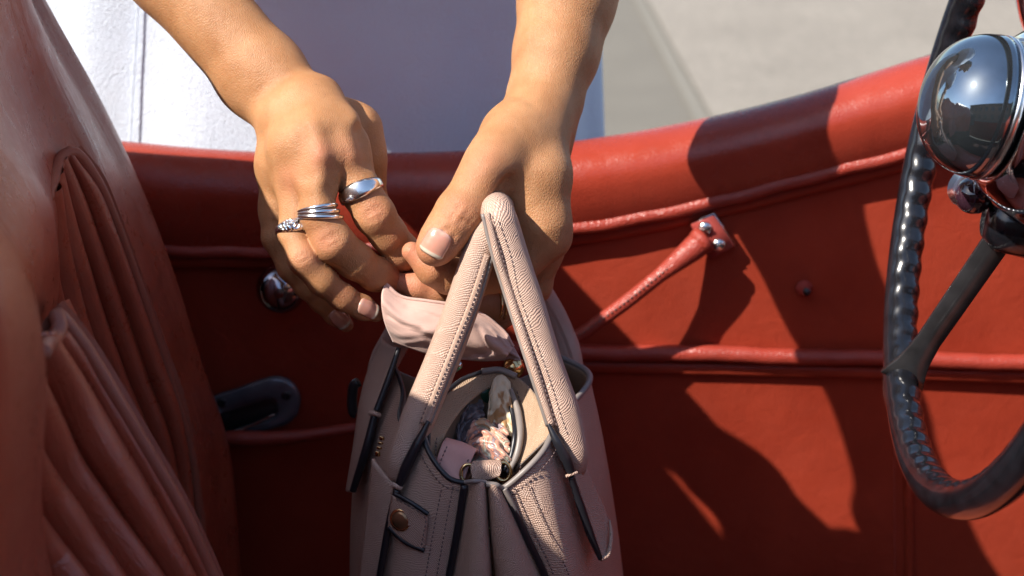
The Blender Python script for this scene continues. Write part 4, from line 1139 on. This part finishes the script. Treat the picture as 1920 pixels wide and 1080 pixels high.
def skin_mat():
    m, nt, b = new_mat('skin')
    co = mapped(nt)
    n1 = N(nt, 'ShaderNodeTexNoise', Scale=34, Detail=7, Roughness=.68); nt.links.new(co, n1.inputs['Vector'])
    n2 = N(nt, 'ShaderNodeTexNoise', Scale=420, Detail=3, Roughness=.6); nt.links.new(co, n2.inputs['Vector'])
    at = nt.nodes.new('ShaderNodeAttribute'); at.attribute_name = 'flush'
    base = mixcol(nt, ramp(nt, n1.outputs[0], .3, .7), (.325, .145, .058), (.46, .235, .112))
    sp = mixcol(nt, ramp(nt, n2.outputs[0], .62, .75), base, (.30, .15, .075))
    nt.links.new(mixcol(nt, at.outputs['Fac'], sp, (.47, .17, .10)), b.inputs['Base Color'])
    b.inputs['Roughness'].default_value = .55
    b.inputs['Specular IOR Level'].default_value = .38
    b.inputs['Subsurface Weight'].default_value = .22
    b.inputs['Subsurface Radius'].default_value = (1.0, .35, .18)
    b.inputs['Subsurface Scale'].default_value = .004
    v = N(nt, 'ShaderNodeTexVoronoi', Scale=900); v.feature = 'DISTANCE_TO_EDGE'; nt.links.new(mapped(nt, scale=(1, 1, .55), rot=(0, .5, 0)), v.inputs['Vector'])
    p = bump(nt, b, ramp(nt, v.outputs['Distance'], 0, .3), .36, .0005)
    n3 = N(nt, 'ShaderNodeTexNoise', Scale=130, Detail=4); nt.links.new(co, n3.inputs['Vector'])
    bump(nt, b, n3.outputs[0], .12, .0014, p)
    return m
MAT['skin'] = skin_mat()
me = bpy.data.meshes.new('body')
me.vertices.add(len(V_)); me.vertices.foreach_set('co', V_.ravel())
me.loops.add(F_all.size); me.loops.foreach_set('vertex_index', F_all.ravel())
me.polygons.add(len(F_all)); me.polygons.foreach_set('loop_start', np.arange(0, F_all.size, 4)); me.polygons.foreach_set('loop_total', np.full(len(F_all), 4))
me.polygons.foreach_set('use_smooth', np.ones(len(F_all), bool))
me.materials.append(MAT['skin'])
fl_ = np.zeros(len(V_))
for px, py, y, r, s_ in ((601, 290, .962, .010, .45), (552, 335, .968, .010, .4), (652, 287, .973, .010, .35), (702, 398, .957, .010, .4), (610, 452, .937, .011, .4), (570, 482, .94, .010, .35), (697, 580, .96, .011, .7), (642, 602, .985, .011, .7), (738, 532, .97, .014, .6), (690, 517, .955, .010, .35), (640, 550, .945, .010, .3),
                         (818, 462, .945, .016, .55), (862, 402, .95, .013, .35), (772, 472, .965, .014, .6), (755, 530, .978, .016, .75), (790, 535, .978, .015, .55), (905, 305, .97, .016, .25), (1030, 440, .99, .014, .3), (985, 440, 1.0, .02, .2), (815, 505, .955, .012, .3)):
    fl_ = np.maximum(fl_, min(.9, 1.3 * s_) * np.exp(-(np.linalg.norm(V_ - P(px, py, y + (DYR if px < 745 and py < 610 and not (px > 740 and py > 525) else 0)), axis=1) / r) ** 2))
at = me.attributes.new('flush', 'FLOAT', 'POINT'); at.data.foreach_set('value', fl_)
me.update(calc_edges=True)
body = bpy.data.objects.new('body', me)
COL.objects.link(body); body.parent = person; body.location = -person.location

# ---- nails
def nail_mat():
    m, nt, b = new_mat('nail')
    tc = nt.nodes.new('ShaderNodeTexCoord'); sx = nt.nodes.new('ShaderNodeSeparateXYZ'); nt.links.new(tc.outputs['UV'], sx.inputs[0])
    tip = ramp(nt, sx.outputs[1], .84, .885)
    lun = ramp(nt, sx.outputs[1], .06, .2, (.54, .31, .24), (.50, .24, .175))
    nt.links.new(mixcol(nt, tip, lun, (.50, .41, .32)), b.inputs['Base Color'])
    b.inputs['Roughness'].default_value = .22
    b.inputs['Subsurface Weight'].default_value = .1; b.inputs['Subsurface Scale'].default_value = .002
    b.inputs['Coat Weight'].default_value = .4
    return m
MAT['nail'] = nail_mat()
def nail(F, px, py, tipx, tipy, wd, ln, turn=0.0, vmax=1.0):
    c = on(F, px, py)
    n = F.grad(c[None])[0]
    al = on(F, tipx, tipy) - c
    al = nrm(al - n * (al @ n))
    sd_ = np.cross(n, al)
    n = nrm(n + sd_ * turn); sd_ = np.cross(n, al)
    rows, uvs = [], []
    for v in np.linspace(0, 1, 17):
        q = v
        prof = (1 - (1 - min(q / .22, 1)) ** 2) ** .5 * (1 - .10 * (1 - q)) * (1 if q < .86 else (1 - ((q - .86) / .16) ** 2 * .45))
        row = []
        for u in np.linspace(-1, 1, 13):
            row.append(c + al * (q - .5) * ln + sd_ * u * wd * .5 * max(prof, .12) - n * (u * u) * wd * .13)
        rows.append(row); uvs += [(.5 + .5 * u, v * vmax) for u in np.linspace(-1, 1, 13)]
    R = np.array(rows); sh = R.shape
    X = R.reshape(-1, 3)
    Y = X.copy()
    for _ in range(4):
        Y -= F.grad(Y) * F.d(Y)[:, None]
    vq = np.repeat(np.linspace(0, 1, 17), 13); uq = np.tile(np.abs(np.linspace(-1, 1, 13)), 17)
    k = np.clip((vq - .72) / .2, 0, 1)[:, None] * .6
    X = Y * (1 - k) + X * k
    X += n * (.0006 - .0005 * uq ** 4 - .0006 * (vq < .06))[:, None] + n * (np.clip(vq - .8, 0, 1) * .002)[:, None]
    v, f, _ = grid(X.reshape(sh))
    o = mesh('nail', v, f, MAT['nail'], body, uv=uvs)
    solid(o, .0007, 0)
nail(LH, 817, 455, 807, 473, .0168, .0165)
nail(RH, 692, 579, 710, 590, .0112, .0150)
nail(RH, 637, 600, 653, 615, .0105, .0160)

# ---- rings
def ring_on(F, c, t, prof, seg=64):
    """prof(ang) -> list of (along, lift) cross-section points; follows the finger's own outline"""
    t = nrm(t); a = nrm(np.array([0, -1.0, .3]) - t * (np.array([0, -1.0, .3]) @ t)); b = np.cross(t, a)
    an = np.linspace(0, 2 * math.pi, seg, endpoint=False)
    dirs = np.cos(an)[:, None] * a + np.sin(an)[:, None] * b
    rr = np.linspace(.004, .018, 60)
    R = []
    for d in dirs:
        v = F.d(c + rr[:, None] * d)
        R.append(rr[np.argmax(v > 0)] if (v > 0).any() else .012)
    R = np.array(R); R = np.minimum(R, np.median(R) * 1.15)
    for _ in range(6): R = (np.roll(R, 1) + R * 2 + np.roll(R, -1)) / 4
    rows = []
    for k in range(seg):
        rows.append([c + t * s + dirs[k] * (R[k] + h) for s, h in prof(an[k])])
    v, f, uv = grid(rows + [rows[0]], True)
    return v, f, uv
def band(w0, th, w1=None, h1=0.0):
    def pr(a):
        q = max(0, math.cos(a)) ** 2
        w_ = w0 + ((w1 or w0) - w0) * q; h = th + h1 * q
        return [(-w_, -.001), (-w_, h * .55), (-w_ * .6, h * .95), (0, h * 1.05), (w_ * .6, h * .95), (w_, h * .55), (w_, -.001)]
    return pr
def fdir(a, b): return nrm(P(*b) - P(*a))
c1 = P(676, 360, .974 + DYR)
tag(mesh('ring', *ring_on(RH, c1, fdir((650, 288, .986), (702, 402, .969)), band(.0030, .0011, .0052, .0003))[:2], MAT['silver']), 'broad plain silver signet ring on the index finger of the ringed hand', 'ring', 'rings worn on the hands')
c2 = P(597, 399, .955 + DYR); t2 = fdir((598, 350, .963), (604, 420, .954))
S = Soup()
for k, (o_, tl) in enumerate(((-.0027, .3), (0, 0), (.0027, -.25))):
    tt_ = nrm(t2 + np.array([tl * .35, 0, tl * .1]))
    S.add(*ring_on(RH, c2 + t2 * o_, tt_, band(.0011, .0012, .0014, .0003)))
tag(S.build('ring', MAT['silver']), 'triple banded silver ring on the middle finger', 'ring', 'rings worn on the hands')
c3 = P(550, 434, .958 + DYR)
m, nts, bs = new_mat('pave silver')
vs_ = N(nts, 'ShaderNodeTexVoronoi', Scale=620); nts.links.new(mapped(nts), vs_.inputs['Vector'])
bs.inputs['Metallic'].default_value = 1; bs.inputs['Roughness'].default_value = .08
nts.links.new(mixcol(nts, .5, (.9, .9, .92), (.7, .68, .66)), bs.inputs['Base Color'])
bump(nts, bs, vs_.outputs['Distance'], .9, .0012)
tag(mesh('ring', *ring_on(RH, c3, fdir((556, 345, .978), (555, 450, .952)), band(.0018, .0012, .0042, .0014))[:2], m), 'sparkling silver ring beside the little finger', 'ring', 'rings worn on the hands')
c4 = P(930, 560, 1.0)
S = Soup()
for o_ in (-.0016, .0016):
    S.add(*ring_on(LH, c4 + nrm(P(870, 562, .99) - c4) * o_, P(870, 562, .99) - c4, band(.0007, .0012)))
tag(S.build('ring', MAT['gold']), 'thin double gold ring between the two bag handles', 'ring', 'rings worn on the hands')

# ---- clothes
def cloth_mat(name, c0, c1):
    m, nt, b = new_mat(name)
    co = mapped(nt)
    n1 = N(nt, 'ShaderNodeTexNoise', Scale=9, Detail=4); nt.links.new(co, n1.inputs['Vector'])
    nt.links.new(mixcol(nt, ramp(nt, n1.outputs[0], .3, .7), c0, c1), b.inputs['Base Color'])
    b.inputs['Roughness'].default_value = .85; b.inputs['Sheen Weight'].default_value = .15
    n2 = N(nt, 'ShaderNodeTexNoise', Scale=640, Detail=3, Roughness=.6, Distortion=.8); nt.links.new(mapped(nt, scale=(1, 1, .6)), n2.inputs['Vector'])
    n3 = N(nt, 'ShaderNodeTexNoise', Scale=26, Detail=3, Distortion=.5); nt.links.new(mapped(nt, scale=(1.0, 1, .6), rot=(0, .6, 0)), n3.inputs['Vector'])
    p = bump(nt, b, n2.outputs[0], .75, .0018)
    bump(nt, b, n3.outputs[0], .15, .006, p)
    return m
MAT['dress'] = cloth_mat('white crepe', (.68, .76, .90), (.74, .82, .94))
rings_ = []
an = np.linspace(0, 2 * math.pi, 160, endpoint=False)
sections = [(.34, -.19, 1.535, .300, .200), (.55, -.19, 1.53, .290, .190), (.75, -.19, 1.52, .278, .178), (.90, -.19, 1.516, .268, .172), (1.00, -.19, 1.510, .262, .168), (1.08, -.185, 1.49, .245, .160), (1.18, -.18, 1.45, .225, .150), (1.28, -.175, 1.40, .215, .145), (1.38, -.175, 1.34, .21, .14), (1.46, -.175, 1.28, .18, .11), (1.50, -.175, 1.25, .09, .075)]
ss = spl(sections, 6)
for z, cx, cy, ax2, ay2 in ss:
    c_, s2 = np.cos(an), np.sin(an)
    e = .60
    x = cx + ax2 * np.sign(c_) * np.abs(c_) ** e
    y = cy + ay2 * np.sign(s2) * np.abs(s2) ** e
    fo = .003 * np.sin(an * 9 + z * 3) + .002 * np.sin(an * 17 - z * 9)
    rings_.append(np.stack([x + fo * c_, y + fo * s2, np.full_like(x, z)], 1))
dress = mesh('dress', *grid(rings_, True)[:2], MAT['dress'], person, label='white crepe dress')
# seams of the dress
def on_dress(px, py):
    d = ray(px, py)
    for yy in np.linspace(1.15, 1.6, 900):
        q = P(px, py, yy)
        z, cx, cy, ax2, ay2 = [np.interp(q[2], ss[:, 0], ss[:, k]) for k in range(5)]
        if (abs((q[0] - cx) / ax2)) ** (2 / .60) + (abs((q[1] - cy) / ay2)) ** (2 / .60) < 1.0: return q
    return P(px, py, 1.3)
for k, sm in enumerate(([(625, -60), (634, 20), (644, 90), (655, 160), (662, 260), (665, 330)], [(262, -60), (258, 20), (252, 120), (246, 220), (240, 330)])):
    c = resample(spl([on_dress(*q) for q in sm], 6), 40)
    mesh('seam', *tube(c + np.array([0, [-.0002, .0002][k], 0]), [.0011, .0007][k], 8)[:2], MAT['dress'], dress)
# unseen sleeves, puffed out to shade the dress; hair, above the picture
for sh, eb in ((shR, er), (shL, eler)):
    cvs = np.array([sh + (sh - np.array([-.18, 1.28, 1.44])) * -.25, sh, sh + (eb - sh) * .35, sh + (eb - sh) * .60, sh + (eb - sh) * .74])
    mesh('shade_sleeve', *tube(resample(spl(cvs, 6), 30), np.interp(np.linspace(0, 1, 30), [0, .2, .5, .8, .95, 1], [.07, .095, .118, .112, .075, .055]), 32, caps=False, fn=lambda i, a: 1 + .035 * math.sin(9 * a))[:2], MAT['dress'], person)
hz = Flesh(); hz.kb = .03
hz.base += lim((-.17, 1.115, 1.715, .094), (-.17, 1.16, 1.66, .085), (-.17, 1.20, 1.58, .06)) + lim((-.245, 1.10, 1.68, .03), (-.26, 1.14, 1.56, .028)) + lim((-.095, 1.10, 1.68, .03), (-.08, 1.14, 1.56, .028))
v, f = polygonise(hz, (-.36, .95, 1.45), (.02, 1.32, 1.86), .009)
mesh('hair', v, f, plain('dark brown hair', (.03, .018, .012), .5), person)
